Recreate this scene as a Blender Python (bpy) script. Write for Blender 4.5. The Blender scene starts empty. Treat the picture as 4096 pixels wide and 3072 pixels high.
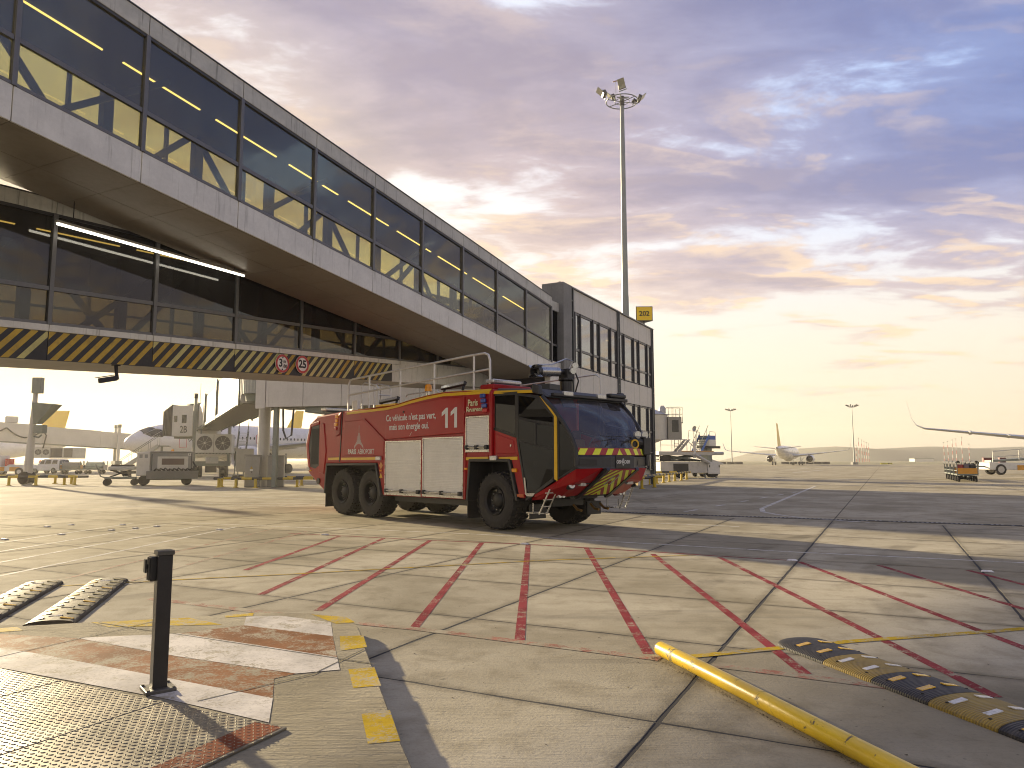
import bpy, math, random
from mathutils import Vector, Matrix
random.seed(11)
sc = bpy.context.scene
COL = sc.collection
R = math.radians
# ---------------------------------------------------------------- camera
cd = bpy.data.cameras.new('camera'); cam = bpy.data.objects.new('camera', cd); COL.objects.link(cam)
cd.sensor_width = 36.0; cd.lens = 25.875; cd.clip_start = 0.05; cd.clip_end = 6000
cam.location = (0, 0, 1.64); cam.rotation_euler = (R(90 + 5.877), 0, 0)
sc.camera = cam
# ---------------------------------------------------------------- sky, sun, exposure
HAZE = 0.00045
SUN_AZ, SUN_EL = R(-42.0), R(11.2)
wd = bpy.data.worlds.new('World'); sc.world = wd; wd.use_nodes = True
wt = wd.node_tree; wt.nodes.clear()
def wn(t, **k):
    n = wt.nodes.new(t)
    for a, b in k.items(): setattr(n, a, b)
    return n
def link(a, b): wt.links.new(a, b)
def wmath(op, a, b=None, c=None, clamp=False):
    n = wn('ShaderNodeMath', operation=op); n.use_clamp = clamp
    for i, q in enumerate((a, b, c)):
        if q is None: continue
        if isinstance(q, (int, float)): n.inputs[i].default_value = q
        else: link(q, n.inputs[i])
    return n.outputs[0]
def wmap(v, a, b, c=0.0, d=1.0, smooth=True):
    n = wn('ShaderNodeMapRange'); n.interpolation_type = 'SMOOTHSTEP' if smooth else 'LINEAR'
    link(v, n.inputs[0])
    for i, q in enumerate((a, b, c, d)): n.inputs[i + 1].default_value = q
    return n.outputs[0]
def wramp(v, stops):
    n = wn('ShaderNodeValToRGB'); e = n.color_ramp.elements
    while len(e) < len(stops): e.new(0.5)
    for q, (p, c) in zip(e, stops): q.position = p; q.color = (*c, 1)
    link(v, n.inputs[0]); return n.outputs[0]
def wmix(f, a, b, mode='MIX'):
    n = wn('ShaderNodeMix', data_type='RGBA', blend_type=mode)
    if isinstance(f, (int, float)): n.inputs[0].default_value = f
    else: link(f, n.inputs[0])
    for i, q in ((6, a), (7, b)):
        if isinstance(q, tuple): n.inputs[i].default_value = (*q, 1)
        else: link(q, n.inputs[i])
    return n.outputs[2]
tc = wn('ShaderNodeTexCoord')
sep = wn('ShaderNodeSeparateXYZ'); link(tc.outputs['Generated'], sep.inputs[0])
dx, dy, dz = sep.outputs
el = wmath('MAXIMUM', dz, 0.0)
def dotdir(v):
    n = wn('ShaderNodeVectorMath', operation='DOT_PRODUCT'); link(tc.outputs['Generated'], n.inputs[0]); n.inputs[1].default_value = v
    return n.outputs['Value']
# cloud deck: direction projected on a flat layer
den = wmath('ADD', el, 0.10)
cx = wmath('DIVIDE', dx, den); cy = wmath('DIVIDE', dy, den)
cmb = wn('ShaderNodeCombineXYZ'); link(cx, cmb.inputs[0]); link(cy, cmb.inputs[1])
mp = wn('ShaderNodeMapping'); link(cmb.outputs[0], mp.inputs[0])
mp.inputs['Rotation'].default_value = (0, 0, R(24)); mp.inputs['Scale'].default_value = (0.74, 1.22, 1.0); mp.inputs['Location'].default_value = (2.75, 0.5, 0)
def cnoise(scale, detail, rough, dist, off=(0, 0, 0)):
    m = wn('ShaderNodeVectorMath', operation='ADD'); link(mp.outputs[0], m.inputs[0]); m.inputs[1].default_value = off
    n = wn('ShaderNodeTexNoise'); n.inputs['Scale'].default_value = scale; n.inputs['Detail'].default_value = detail
    n.inputs['Roughness'].default_value = rough; n.inputs['Distortion'].default_value = dist
    link(m.outputs[0], n.inputs['Vector']); return n.outputs[0]
n1 = cnoise(1.9, 10, 0.57, 0.35)
n1o = cnoise(1.9, 10, 0.57, 0.35, (0.075, -0.05, 0))
n2 = cnoise(5.2, 9, 0.62, 0.4, (5, 3, 0))
n3 = cnoise(0.62, 3, 0.5, 0.3, (1.3, 7.1, 0))
right = dotdir((0.83, 0.45, 0.33))
# cover grows with height and away from the sun
cov = wmath('ADD', wmap(el, 0.06, 0.32, -0.20, 0.065, False), wmap(right, 0.2, 1.0, 0.015, 0.06))
dens = wmath('ADD', wmath('ADD', n1, wmath('MULTIPLY', wmath('SUBTRACT', n2, 0.5), 0.34)), wmath('MULTIPLY', wmath('SUBTRACT', n3, 0.5), 0.42))
dens = wmath('ADD', dens, cov)
mask = wmap(dens, 0.43, 0.555, 0, 1)
thick = wmap(dens, 0.50, 0.74, 0, 1)
lit = wmath('MULTIPLY', wmap(wmath('SUBTRACT', n1, n1o), 0.0, 0.07, 0, 1), wmap(el, 0.10, 0.50, 1.0, 0.22))
# clear air between the clouds
base = wramp(el, [(0.0, (0.37, 0.315, 0.24)), (0.05, (0.43, 0.37, 0.28)), (0.14, (0.435, 0.395, 0.33)), (0.24, (0.435, 0.405, 0.385)), (0.38, (0.415, 0.405, 0.425)), (0.56, (0.38, 0.40, 0.46)), (1.0, (0.15, 0.23, 0.44))])
base = wmix(wmath('MULTIPLY', wmap(right, 0.50, 0.98, 0, 0.75), wmap(el, 0.14, 0.42)), base, (0.19, 0.315, 0.54))
ccol = wramp(el, [(0.0, (0.40, 0.32, 0.265)), (0.12, (0.41, 0.335, 0.285)), (0.24, (0.355, 0.272, 0.245)), (0.36, (0.255, 0.200, 0.212)), (0.54, (0.190, 0.166, 0.216)), (1.0, (0.17, 0.18, 0.26))])
ccol = wmix(wmath('MULTIPLY', wmap(right, 0.55, 0.99, 0, 0.9), wmap(el, 0.10, 0.38)), ccol, (0.085, 0.135, 0.295))
cdark = wmix(1.0, ccol, (0.62, 0.62, 0.74), 'MULTIPLY')
ccol = wmix(thick, ccol, cdark)
ccol = wmix(wmath('MULTIPLY', lit, wmap(thick, 0.10, 0.9, 0.85, 0.15)), ccol, (0.49, 0.355, 0.22))
sky = wmix(wmath('MULTIPLY', mask, wmap(el, 0.015, 0.12, 0.30, 0.97)), base, ccol)
# wide warm glow round the low sun
GL_AZ, GL_EL = R(-34.4), R(3.1)
gl = dotdir((math.sin(GL_AZ) * math.cos(GL_EL), math.cos(GL_AZ) * math.cos(GL_EL), math.sin(GL_EL)))
sky = wmix(wmath('MULTIPLY', wmap(gl, 0.82, 1.0), 0.55), sky, (0.345, 0.285, 0.185))
sky = wmix(wmath('MULTIPLY', wmap(gl, 0.985, 1.0), 0.8), sky, (0.40, 0.33, 0.205))
sky = wmix(wmap(gl, 0.99990, 0.99997), sky, (3.0, 2.6, 1.7))
nish = wn('ShaderNodeTexSky', sky_type='NISHITA'); nish.sun_disc = False
nish.sun_elevation = SUN_EL; nish.sun_rotation = SUN_AZ % (2 * math.pi); nish.air_density = 1.0; nish.dust_density = 2.0
sky = wmix(1.0, sky, (8.6, 8.6, 8.6), 'MULTIPLY')
nsk = wmix(1.0, nish.outputs[0], (5.0, 4.6, 3.8), 'DARKEN')
sky = wmix(0.08, sky, nsk)
bg = wn('ShaderNodeBackground'); link(sky, bg.inputs[0]); bg.inputs[1].default_value = 0.10
wo = wn('ShaderNodeOutputWorld'); link(bg.outputs[0], wo.inputs[0])
ld = bpy.data.lights.new('sun', 'SUN'); sun = bpy.data.objects.new('sun', ld); COL.objects.link(sun)
ld.energy = 5.0; ld.angle = R(1.1); ld.color = (1.0, 0.82, 0.53)
tosun = Vector((math.sin(SUN_AZ) * math.cos(SUN_EL), math.cos(SUN_AZ) * math.cos(SUN_EL), math.sin(SUN_EL)))
sun.rotation_euler = tosun.to_track_quat('Z', 'Y').to_euler(); sun.location = (-60, 60, 40)
vs = sc.view_settings
vs.view_transform = 'Standard'; vs.look = 'None'; vs.gamma = 1.0; vs.use_curve_mapping = False; vs.exposure = 1.48
sc.cycles.use_denoising = True; sc.cycles.filter_width = 1.05
sc.cycles.max_bounces = 8; sc.cycles.transparent_max_bounces = 24; sc.cycles.volume_bounces = 0
sc.cycles.caustics_reflective = False; sc.cycles.caustics_refractive = False

# ---------------------------------------------------------------- mesh helpers
class MB:
    def __init__(s): s.v = []; s.f = []; s.m = []; s.mi = 0
    def add(s, vs, fs):
        o = len(s.v); s.v += [tuple(p) for p in vs]
        for f in fs: s.f.append(tuple(i + o for i in f)); s.m.append(s.mi)
        return s
    def poly(s, pts): return s.add(pts, [tuple(range(len(pts)))])
    def box(s, c, d, rz=0.0, ry=0.0, rx=0.0):
        M = Matrix.Rotation(rz, 3, 'Z') @ Matrix.Rotation(ry, 3, 'Y') @ Matrix.Rotation(rx, 3, 'X')
        vs = [Vector(c) + M @ Vector((x * d[0] / 2, y * d[1] / 2, z * d[2] / 2)) for x in (-1, 1) for y in (-1, 1) for z in (-1, 1)]
        return s.add(vs, [(0, 1, 3, 2), (4, 6, 7, 5), (0, 4, 5, 1), (2, 3, 7, 6), (0, 2, 6, 4), (1, 5, 7, 3)])
    def bb(s, a, b):
        return s.box([(p + q) / 2 for p, q in zip(a, b)], [abs(q - p) for p, q in zip(a, b)])
    def loft(s, rings, closed=True, caps=True):
        n = len(rings[0]); vs = [p for r in rings for p in r]; fs = []
        for i in range(len(rings) - 1):
            for j in range(n if closed else n - 1):
                k = (j + 1) % n
                fs.append((i * n + j, i * n + k, (i + 1) * n + k, (i + 1) * n + j))
        if caps and closed: fs.append(tuple(range(n))[::-1]); fs.append(tuple((len(rings) - 1) * n + j for j in range(n)))
        return s.add(vs, fs)
    def prism(s, pts, fn, a, b):
        # pts 2d outline, fn(u, v, w) -> 3d, extruded from w=a to w=b
        return s.loft([[fn(u, v, a) for u, v in pts], [fn(u, v, b) for u, v in pts]])
    def tube(s, pts, r, n=8, caps=True, taper=None):
        pts = [Vector(p) for p in pts]; rings = []; up = None
        for i, p in enumerate(pts):
            t = (pts[min(i + 1, len(pts) - 1)] - pts[max(i - 1, 0)]).normalized()
            if up is None:
                up = Vector((0, 0, 1)) if abs(t.z) < 0.9 else Vector((1, 0, 0))
            a = t.cross(up).normalized(); b = a.cross(t).normalized(); up = b
            rr = r if taper is None else r + (taper - r) * i / (len(pts) - 1)
            rings.append([p + a * math.cos(2 * math.pi * k / n) * rr + b * math.sin(2 * math.pi * k / n) * rr for k in range(n)])
        return s.loft(rings, True, caps)
    def cyl(s, a, b, r, r2=None, n=16): return s.tube([a, b], r, n, True, r if r2 is None else r2)
    def lathe(s, prof, o, ax, n=24, caps=True):
        ax = Vector(ax).normalized(); e = Vector((0, 0, 1)) if abs(ax.z) < 0.9 else Vector((1, 0, 0))
        a = ax.cross(e).normalized(); b = a.cross(ax)
        o = Vector(o)
        rings = [[o + ax * h + (a * math.cos(2 * math.pi * k / n) + b * math.sin(2 * math.pi * k / n)) * r for k in range(n)] for r, h in prof]
        return s.loft(rings, True, caps)
    def build(s, name, mats, parent=None, smooth=False, bevel=0.0, seg=2, kind=None, loc=None, rz=0.0):
        me = bpy.data.meshes.new(name); me.from_pydata(s.v, [], s.f)
        if not isinstance(mats, (list, tuple)): mats = [mats]
        for m in mats: me.materials.append(m)
        if len(mats) > 1: me.polygons.foreach_set('material_index', s.m)
        import bmesh
        bm = bmesh.new(); bm.from_mesh(me); bmesh.ops.recalc_face_normals(bm, faces=bm.faces); bm.to_mesh(me); bm.free()
        if smooth:
            me.polygons.foreach_set('use_smooth', [True] * len(me.polygons))
            try: me.set_sharp_from_angle(angle=R(40))
            except Exception: pass
        return link_mesh(name, me, parent, bevel, seg, kind, loc, rz)
def link_mesh(name, me, parent=None, bevel=0.0, seg=2, kind=None, loc=None, rz=0.0):
    o = bpy.data.objects.new(name, me); COL.objects.link(o)
    if parent: o.parent = parent
    if loc: o.location = loc
    o.rotation_euler = (0, 0, rz)
    if bevel:
        m = o.modifiers.new('edge', 'BEVEL'); m.width = bevel; m.segments = seg; m.limit_method = 'ANGLE'; m.angle_limit = R(35); m.harden_normals = False
    if kind: o['kind'] = kind
    return o
def tag(o, label=None, cat=None, group=None, kind=None):
    for k, q in (('label', label), ('category', cat), ('group', group), ('kind', kind)):
        if q: o[k] = q
    return o
def thing(name, label, cat, loc=(0, 0, 0), rz=0.0, group=None):
    o = bpy.data.objects.new(name, None); COL.objects.link(o); o.empty_display_size = 0.2
    o.location = loc; o.rotation_euler = (0, 0, rz)
    return tag(o, label, cat, group)
def copy_tree(o, parent=None):
    c = o.copy(); COL.objects.link(c); c.parent = parent
    for ch in [q for q in bpy.data.objects if q.parent == o]: copy_tree(ch, c)
    return c
def text(body, size, mat, parent, loc, rot=(math.pi / 2, 0, 0), off=0.0, ex=0.002, ax='CENTER', name='lettering', sx=1.0, space=1.0):
    c = bpy.data.curves.new(name, 'FONT'); c.body = body; c.size = size; c.align_x = ax; c.align_y = 'CENTER'
    c.extrude = ex; c.offset = off; c.space_character = space; c.resolution_u = 3; c.materials.append(mat)
    tmp = bpy.data.objects.new(name, c); me = bpy.data.meshes.new_from_object(tmp); bpy.data.objects.remove(tmp)
    o = bpy.data.objects.new(name, me); COL.objects.link(o); o.parent = parent; o.location = loc; o.rotation_euler = rot; o.scale = (sx, 1, 1)
    return o
def arc(cx, cy, r, a0, a1, n): return [(cx + r * math.cos(R(a0 + (a1 - a0) * i / n)), cy + r * math.sin(R(a0 + (a1 - a0) * i / n))) for i in range(n + 1)]

# ---------------------------------------------------------------- materials
MATS = {}
class NT:
    def __init__(s, name):
        s.m = bpy.data.materials.new(name); s.m.use_nodes = True; s.t = s.m.node_tree; s.t.nodes.clear()
        s.out = s.n('ShaderNodeOutputMaterial')
    def n(s, t, **k):
        q = s.t.nodes.new(t)
        for a, b in k.items(): setattr(q, a, b)
        return q
    def l(s, a, b): s.t.links.new(a, b)
    def set(s, sock, v):
        if isinstance(v, (int, float)): sock.default_value = v
        elif isinstance(v, tuple): sock.default_value = v if len(v) == len(sock.default_value) else (*v, 1)
        else: s.l(v, sock)
    def math(s, op, a, b=None, c=None, clamp=False):
        q = s.n('ShaderNodeMath', operation=op); q.use_clamp = clamp
        for i, v in enumerate((a, b, c)):
            if v is not None: s.set(q.inputs[i], v)
        return q.outputs[0]
    def map(s, v, a, b, c=0., d=1.):
        q = s.n('ShaderNodeMapRange'); q.interpolation_type = 'SMOOTHSTEP'; s.l(v, q.inputs[0])
        for i, w in enumerate((a, b, c, d)): q.inputs[i + 1].default_value = w
        return q.outputs[0]
    def mix(s, f, a, b, mode='MIX'):
        q = s.n('ShaderNodeMix', data_type='RGBA', blend_type=mode); s.set(q.inputs[0], f); s.set(q.inputs[6], a); s.set(q.inputs[7], b)
        return q.outputs[2]
    def noise(s, vec, scale, detail=5, rough=.55, dist=0.):
        q = s.n('ShaderNodeTexNoise'); s.l(vec, q.inputs['Vector'])
        for k, v in (('Scale', scale), ('Detail', detail), ('Roughness', rough), ('Distortion', dist)): q.inputs[k].default_value = v
        return q.outputs[0]
    def scaled(s, vec, sx, sy, sz, rz=0.):
        q = s.n('ShaderNodeMapping'); s.l(vec, q.inputs[0]); q.inputs['Scale'].default_value = (sx, sy, sz); q.inputs['Rotation'].default_value = (0, 0, rz)
        return q.outputs[0]
    def bsdf(s, col, rough=.5, metal=0., spec=.5, coat=0., normal=None, emit=None, es=0., alpha=None):
        q = s.n('ShaderNodeBsdfPrincipled'); s.set(q.inputs['Base Color'], col); s.set(q.inputs['Roughness'], rough); s.set(q.inputs['Metallic'], metal)
        q.inputs['Specular IOR Level'].default_value = spec; q.inputs['Coat Weight'].default_value = coat; q.inputs['Coat Roughness'].default_value = .06
        if normal is not None: s.l(normal, q.inputs['Normal'])
        if emit: q.inputs['Emission Color'].default_value = (*emit, 1); q.inputs['Emission Strength'].default_value = es
        if alpha is not None: s.set(q.inputs['Alpha'], alpha)
        s.l(q.outputs[0], s.out.inputs[0]); return q
    def bump(s, h, strength=.3, dist=.01):
        q = s.n('ShaderNodeBump'); q.inputs['Strength'].default_value = strength; q.inputs['Distance'].default_value = dist; s.l(h, q.inputs['Height'])
        return q.outputs[0]
    def obj(s): return s.n('ShaderNodeTexCoord').outputs['Object']
    def pos(s): return s.n('ShaderNodeNewGeometry').outputs['Position']
def pm(name, col, rough=.5, metal=0., var=.12, scale=1.5, spec=.5, coat=0., bump=0., bscale=60., dirt=0., dcol=(.10, .085, .06), streak=0.):
    """paint / metal / rubber with uneven tone, grime and fine relief"""
    if name in MATS: return MATS[name]
    t = NT(name); p = t.obj()
    a = t.noise(p, scale, 6, .6); b = t.noise(p, scale * 9, 4, .6)
    k = t.math('ADD', t.math('MULTIPLY', a, .7), t.math('MULTIPLY', b, .3))
    c = t.mix(t.map(k, .3, .7), tuple(x * (1 - var) for x in col), tuple(min(1, x * (1 + var)) for x in col))
    if dirt: c = t.mix(t.math('MULTIPLY', t.map(t.noise(p, scale * 2.3, 7, .68), .50, .72), dirt), c, dcol)
    if streak:
        st = t.noise(t.scaled(p, 7, 7, .35), 1.6, 4, .6)
        c = t.mix(t.math('MULTIPLY', t.map(st, .54, .74), streak), c, dcol)
    r = t.math('ADD', t.math('MULTIPLY', t.math('SUBTRACT', a, .5), .25), rough, clamp=True)
    nm = t.bump(t.noise(p, bscale, 3, .6), bump, .01) if bump else None
    t.bsdf(c, r, metal, spec, coat, nm); MATS[name] = t.m; return t.m
def emis(name, col, s):
    if name in MATS: return MATS[name]
    t = NT(name); t.bsdf(col, .4, emit=col, es=s); MATS[name] = t.m; return t.m
def glass(name, tint=(.8, .8, .7), refl=.10, rough=.0, graze=.75, body=0.0, bcol=(.02, .02, .03)):
    if name in MATS: return MATS[name]
    t = NT(name)
    tr = t.n('ShaderNodeBsdfTransparent'); tr.inputs[0].default_value = (*tint, 1)
    g = t.n('ShaderNodeBsdfGlossy'); g.inputs['Roughness'].default_value = rough; g.inputs[0].default_value = (.95, .97, 1, 1)
    nm = t.bump(t.noise(t.obj(), .6, 1, .5), .012, .02); t.l(nm, g.inputs['Normal'])
    lw = t.n('ShaderNodeLayerWeight'); lw.inputs[0].default_value = .25
    f = t.math('ADD', refl, t.math('MULTIPLY', t.math('POWER', lw.outputs['Facing'], 3.0), graze), clamp=True)
    a = tr.outputs[0]
    if body:
        d = t.n('ShaderNodeBsdfDiffuse'); d.inputs[0].default_value = (*bcol, 1)
        m0 = t.n('ShaderNodeMixShader'); t.l(t.math('MULTIPLY', t.map(t.noise(t.scaled(t.obj(), 2., 2., .5), 1.3, 6, .65), .2, .75, .55, 1.3), body), m0.inputs[0]); t.l(a, m0.inputs[1]); t.l(d.outputs[0], m0.inputs[2]); a = m0.outputs[0]
    m = t.n('ShaderNodeMixShader'); t.l(f, m.inputs[0]); t.l(a, m.inputs[1]); t.l(g.outputs[0], m.inputs[2])
    t.l(m.outputs[0], t.out.inputs[0]); MATS[name] = t.m; return t.m
GRID = R(63.2)
def concrete_nodes(t, rand=True):
    """weathered apron concrete in world metres: returns colour, height, roughness"""
    p = t.pos()
    a = t.noise(p, .33, 6, .6, .4); b = t.noise(p, 2.1, 7, .65, .3); g = t.noise(p, 38., 4, .7)
    c = t.mix(t.map(a, .34, .66), (.290, .258, .180), (.450, .408, .302))
    c = t.mix(t.math('MULTIPLY', t.map(b, .45, .72), .55), c, (.200, .172, .112))
    c = t.mix(t.math('MULTIPLY', t.map(g, .45, .8), .35), c, (.16, .14, .095))
    # tyre drag and dragged dirt along the traffic
    st = t.noise(t.scaled(p, .16, 1.6, 1., R(-27)), 1.1, 6, .62)
    c = t.mix(t.math('MULTIPLY', t.map(st, .54, .74), .42), c, (.12, .108, .085))
    # oil drops and gum
    v = t.n('ShaderNodeTexVoronoi'); t.l(p, v.inputs['Vector']); v.inputs['Scale'].default_value = 2.6
    w = t.n('ShaderNodeTexVoronoi'); t.l(p, w.inputs['Vector']); w.inputs['Scale'].default_value = 9.
    sp = t.math('MULTIPLY', t.map(t.math('ADD', v.outputs['Distance'], t.math('MULTIPLY', t.noise(p, 22., 3), .10)), .085, .125, 1., 0.), t.map(t.noise(p, .6, 3), .48, .62))
    sp2 = t.math('MULTIPLY', t.map(w.outputs['Distance'], .05, .10, 1., 0.), t.map(t.noise(p, 1.1, 3), .52, .64))
    c = t.mix(t.math('MULTIPLY', t.math('MAXIMUM', sp, sp2), .62), c, (.045, .042, .036))
    # curved tyre tracks
    for cxy, rad in (((21., 3.), 17.6), ((21., 3.), 19.7), ((-24., 31.), 27.2), ((-24., 31.), 29.3), ((9., 36.), 24.4), ((9., 36.), 26.6)):
        dn = t.n('ShaderNodeVectorMath', operation='DISTANCE'); t.l(t.scaled(p, 1., 1., 0.), dn.inputs[0]); dn.inputs[1].default_value = (*cxy, 0.)
        tk = t.math('MULTIPLY', t.map(t.math('ABSOLUTE', t.math('SUBTRACT', dn.outputs['Value'], rad)), .13, .24, 1., 0.), t.map(t.noise(p, .9, 5, .65), .42, .66))
        c = t.mix(t.math('MULTIPLY', tk, .34), c, (.075, .066, .05))
    # grooved (broomed) finish across each slab
    gr = t.noise(t.scaled(p, 2.2, 55., 1., GRID), 1.3, 3, .6)
    c = t.mix(t.math('MULTIPLY', t.map(gr, .55, .75), .16), c, (.10, .09, .07))
    if rand:
        oi = t.n('ShaderNodeObjectInfo')
        q = t.math('ADD', t.math('MULTIPLY', oi.outputs['Random'], .26), .86)
        cm = t.n('ShaderNodeCombineColor'); [t.l(q, cm.inputs[i]) for i in range(3)]
        c = t.mix(1., c, cm.outputs[0], 'MULTIPLY')
        so = t.n('ShaderNodeSeparateXYZ'); t.l(t.obj(), so.inputs[0])       # grime gathered along the joints
        ex = t.math('SUBTRACT', 1.06, t.math('ABSOLUTE', so.outputs[0])); ey = t.math('SUBTRACT', 1.275, t.math('ABSOLUTE', so.outputs[1]))
        ed = t.math('ADD', t.math('MINIMUM', ex, ey), t.math('MULTIPLY', t.math('SUBTRACT', t.noise(p, 5., 5, .65), .5), .22))
        c = t.mix(t.math('MULTIPLY', t.map(ed, .0, .13, 1., 0.), .42), c, (.10, .085, .055))
    h = t.math('ADD', t.math('ADD', t.math('MULTIPLY', g, .8), t.math('MULTIPLY', b, .5)), t.math('MULTIPLY', gr, .6))
    r = t.math('SUBTRACT', .86, t.math('MULTIPLY', t.map(st, .5, .8), .25))
    return c, h, r
def m_concrete(name, rand=True):
    t = NT(name); c, h, r = concrete_nodes(t, rand); t.bsdf(c, r, spec=.015, normal=t.bump(h, .55, .010)); return t.m
def m_paint(name, col, wear=.45, rough=.7):
    """road paint worn through to the concrete"""
    t = NT(name); c, h, r = concrete_nodes(t, False); p = t.pos()
    k = t.math('ADD', t.math('MULTIPLY', t.noise(p, 5., 7, .7, .5), .6), t.math('MULTIPLY', t.noise(p, 45., 4, .7), .4))
    m = t.map(k, wear - .05, wear + .07)
    d = t.mix(t.map(t.noise(p, 1.7, 6, .6), .35, .7), col, tuple(x * .62 for x in col))
    d = t.mix(t.math('MULTIPLY', t.map(t.noise(p, 30., 4, .7), .5, .7), .3), d, (.10, .08, .06))
    t.bsdf(t.mix(m, c, d), rough, spec=.02, normal=t.bump(h, .35, .006)); MATS[name] = t.m; return t.m
# ================================================================ ground
conc = m_concrete('apron concrete slabs')
t_ = NT('far apron concrete'); c_, h_, r_ = concrete_nodes(t_, False); P_ = t_.pos()
# beyond the built slabs the joints are too thin to pick apart
rot = t_.n('ShaderNodeMapping'); t_.l(P_, rot.inputs[0]); rot.inputs['Rotation'].default_value = (0, 0, -GRID)
sp_ = t_.n('ShaderNodeSeparateXYZ'); t_.l(rot.outputs[0], sp_.inputs[0])
jq = t_.math('ABSOLUTE', t_.math('SUBTRACT', t_.math('FRACT', t_.math('DIVIDE', t_.math('SUBTRACT', sp_.outputs[1], 1.354), 7.65)), .5))
jm = t_.map(jq, .4965, .4985)
c_ = t_.mix(t_.math('MULTIPLY', jm, .75), c_, (.05, .045, .04))
t_.bsdf(c_, r_, spec=.015, normal=t_.bump(h_, .35, .008)); farconc = t_.m
ground = MB().poly([(-1150, -30, -.006), (1150, -30, -.006), (1150, 1400, -.006), (-1150, 1400, -.006)]).build('ground', farconc, kind='structure')
ground['label'] = 'weathered concrete airport apron'
bit = pm('joint bitumen', (.018, .017, .016), .9, var=.3, scale=6)
gu = Vector((math.cos(GRID), math.sin(GRID), 0)); gv = Vector((math.sin(GRID), -math.cos(GRID), 0))   # along J joints, across them
def gp(p, q, z=0.): return gu * p + gv * q + Vector((0, 0, z))
PS, QS = 2.12, 2.55
p0s = [8.95 + PS * k for k in range(-4, 6)]; q0s = [-1.354 + QS * k for k in range(-9, 3)]
MB().poly([gp(p0s[0], q0s[0], -.003), gp(p0s[0], q0s[-1] + QS, -.003), gp(p0s[-1] + PS, q0s[-1] + QS, -.003), gp(p0s[-1] + PS, q0s[0], -.003)]).build('joint_filler', bit, ground)
slab_me = []
for k in range(4):                       # four slightly different slabs, edges nibbled
    mb = MB(); rr = random.Random(k); e = []
    a, b = PS / 2 - .006, QS / 2 - .0125
    def edge(x0, y0, x1, y1, n=14):
        for i in range(n):
            f = i / n; j = rr.uniform(0, .006) if rr.random() > .15 else rr.uniform(.006, .016)
            x, y = x0 + (x1 - x0) * f, y0 + (y1 - y0) * f
            e.append((x - math.copysign(j, x) * (abs(x) > a - .02), y - math.copysign(j, y) * (abs(y) > b - .02)))
    edge(-a, -b, a, -b); edge(a, -b, a, b); edge(a, b, -a, b); edge(-a, b, -a, -b)
    mb.loft([[(x, y, -.02) for x, y in e], [(x, y, -.003) for x, y in e], [(x * .9975, y * .9975, 0.) for x, y in e]])
    o = mb.build('slab', conc, ground); slab_me.append(o.data); bpy.data.objects.remove(o)
for p in p0s:
    for q in q0s:
        c = gp(p + PS / 2, q + QS / 2)
        if c.y < 1.5 or abs(c.x) > .78 * c.y + 2.6: continue
        o = link_mesh('slab', random.choice(slab_me), ground, loc=(c.x, c.y, random.uniform(-.0006, .0006)), rz=GRID + random.choice((0, math.pi)))
# slotted drain that closes the built slabs
dg = pm('drain iron', (.10, .10, .10), .5, .8, var=.3, scale=8); dk = pm('drain dark', (.008, .008, .008), .9)
mb = MB(); mb.mi = 0
for s in (-1, 1): mb.prism([(22.33 + s * .12 - .02, -.0), (22.33 + s * .12 + .02, 0.)], lambda u, w, q: gp(u, q, .004 + w), -9, 5)
mb = MB()
mb.add([gp(22.19, -9, .002), gp(22.19, 5.5, .002), gp(22.47, 5.5, .002), gp(22.47, -9, .002)], [(0, 1, 2, 3)])
MB.build(mb, 'drain_trough', dk, ground)
mb = MB(); q = -9.0
while q < 5.4:
    if random.random() > .05:
        c = gp(22.33, q, .006); mb.box(c, (.20, .055, .008), GRID)
    q += .11
for s in (-.12, .12): c = gp(22.33 + s, -1.75, .006); mb.box(c, (.035, 14.5, .01), GRID)
mb.build('drain_grate', dg, ground)

# painted lines
RED = m_paint('red line paint', (.28, .052, .058), .43); YEL = m_paint('yellow line paint', (.50, .34, .025), .46)
WHT = m_paint('white line paint', (.68, .66, .60), .45); PNK = m_paint('faded red line paint', (.36, .17, .12), .515)
OWH = m_paint('worn white paint', (.66, .62, .54), .43); BRN = m_paint('red brown paint', (.26, .115, .05), .465)
OYE = m_paint('flaking yellow paint', (.52, .36, .025), .455)
def line(pts, w, mat, z=.002, name='painted_line'):
    L, Rr = [], []
    pts = [Vector((x, y, 0)) for x, y in pts]
    for i, p in enumerate(pts):
        d = (pts[min(i + 1, len(pts) - 1)] - pts[max(i - 1, 0)]).normalized(); n = Vector((-d.y, d.x, 0)) * (w / 2)
        L.append((p.x + n.x, p.y + n.y, z)); Rr.append((p.x - n.x, p.y - n.y, z))
    mb = MB()
    for i in range(len(pts) - 1): mb.poly([Rr[i], Rr[i + 1], L[i + 1], L[i]])
    return mb.build(name, mat, ground)
def area(pts, mat, z, parent=None, name='painted_block'): return MB().poly([(x, y, z) for x, y in pts]).build(name, mat, parent or ground)
for a, b in [((-3.72, 16.19), (-3.98, 11.2)), ((-2.69, 15.77), (-3.07, 9.2)), ((-1.67, 15.27), (-2.12, 8.25)), ((-.60, 14.84), (-.96, 7.42)), ((.31, 14.47), (.07, 6.93)), ((1.39, 14.07), (1.16, 6.45)),
             ((2.46, 13.1), (2.26, 5.86)), ((3.51, 12.66), (3.36, 5.3)), ((4.64, 12.12), (4.44, 5.0)), ((5.73, 11.73), (5.6, 6.4)), ((6.80, 11.2), (6.7, 8.0))]: line([a, b], .095, RED)
line([(-5.0, 16.72), (-4.21, 16.41), (-1.67, 15.3), (.23, 14.61), (2.4, 13.45), (4.6, 12.24)], .07, RED, .0032)
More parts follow.
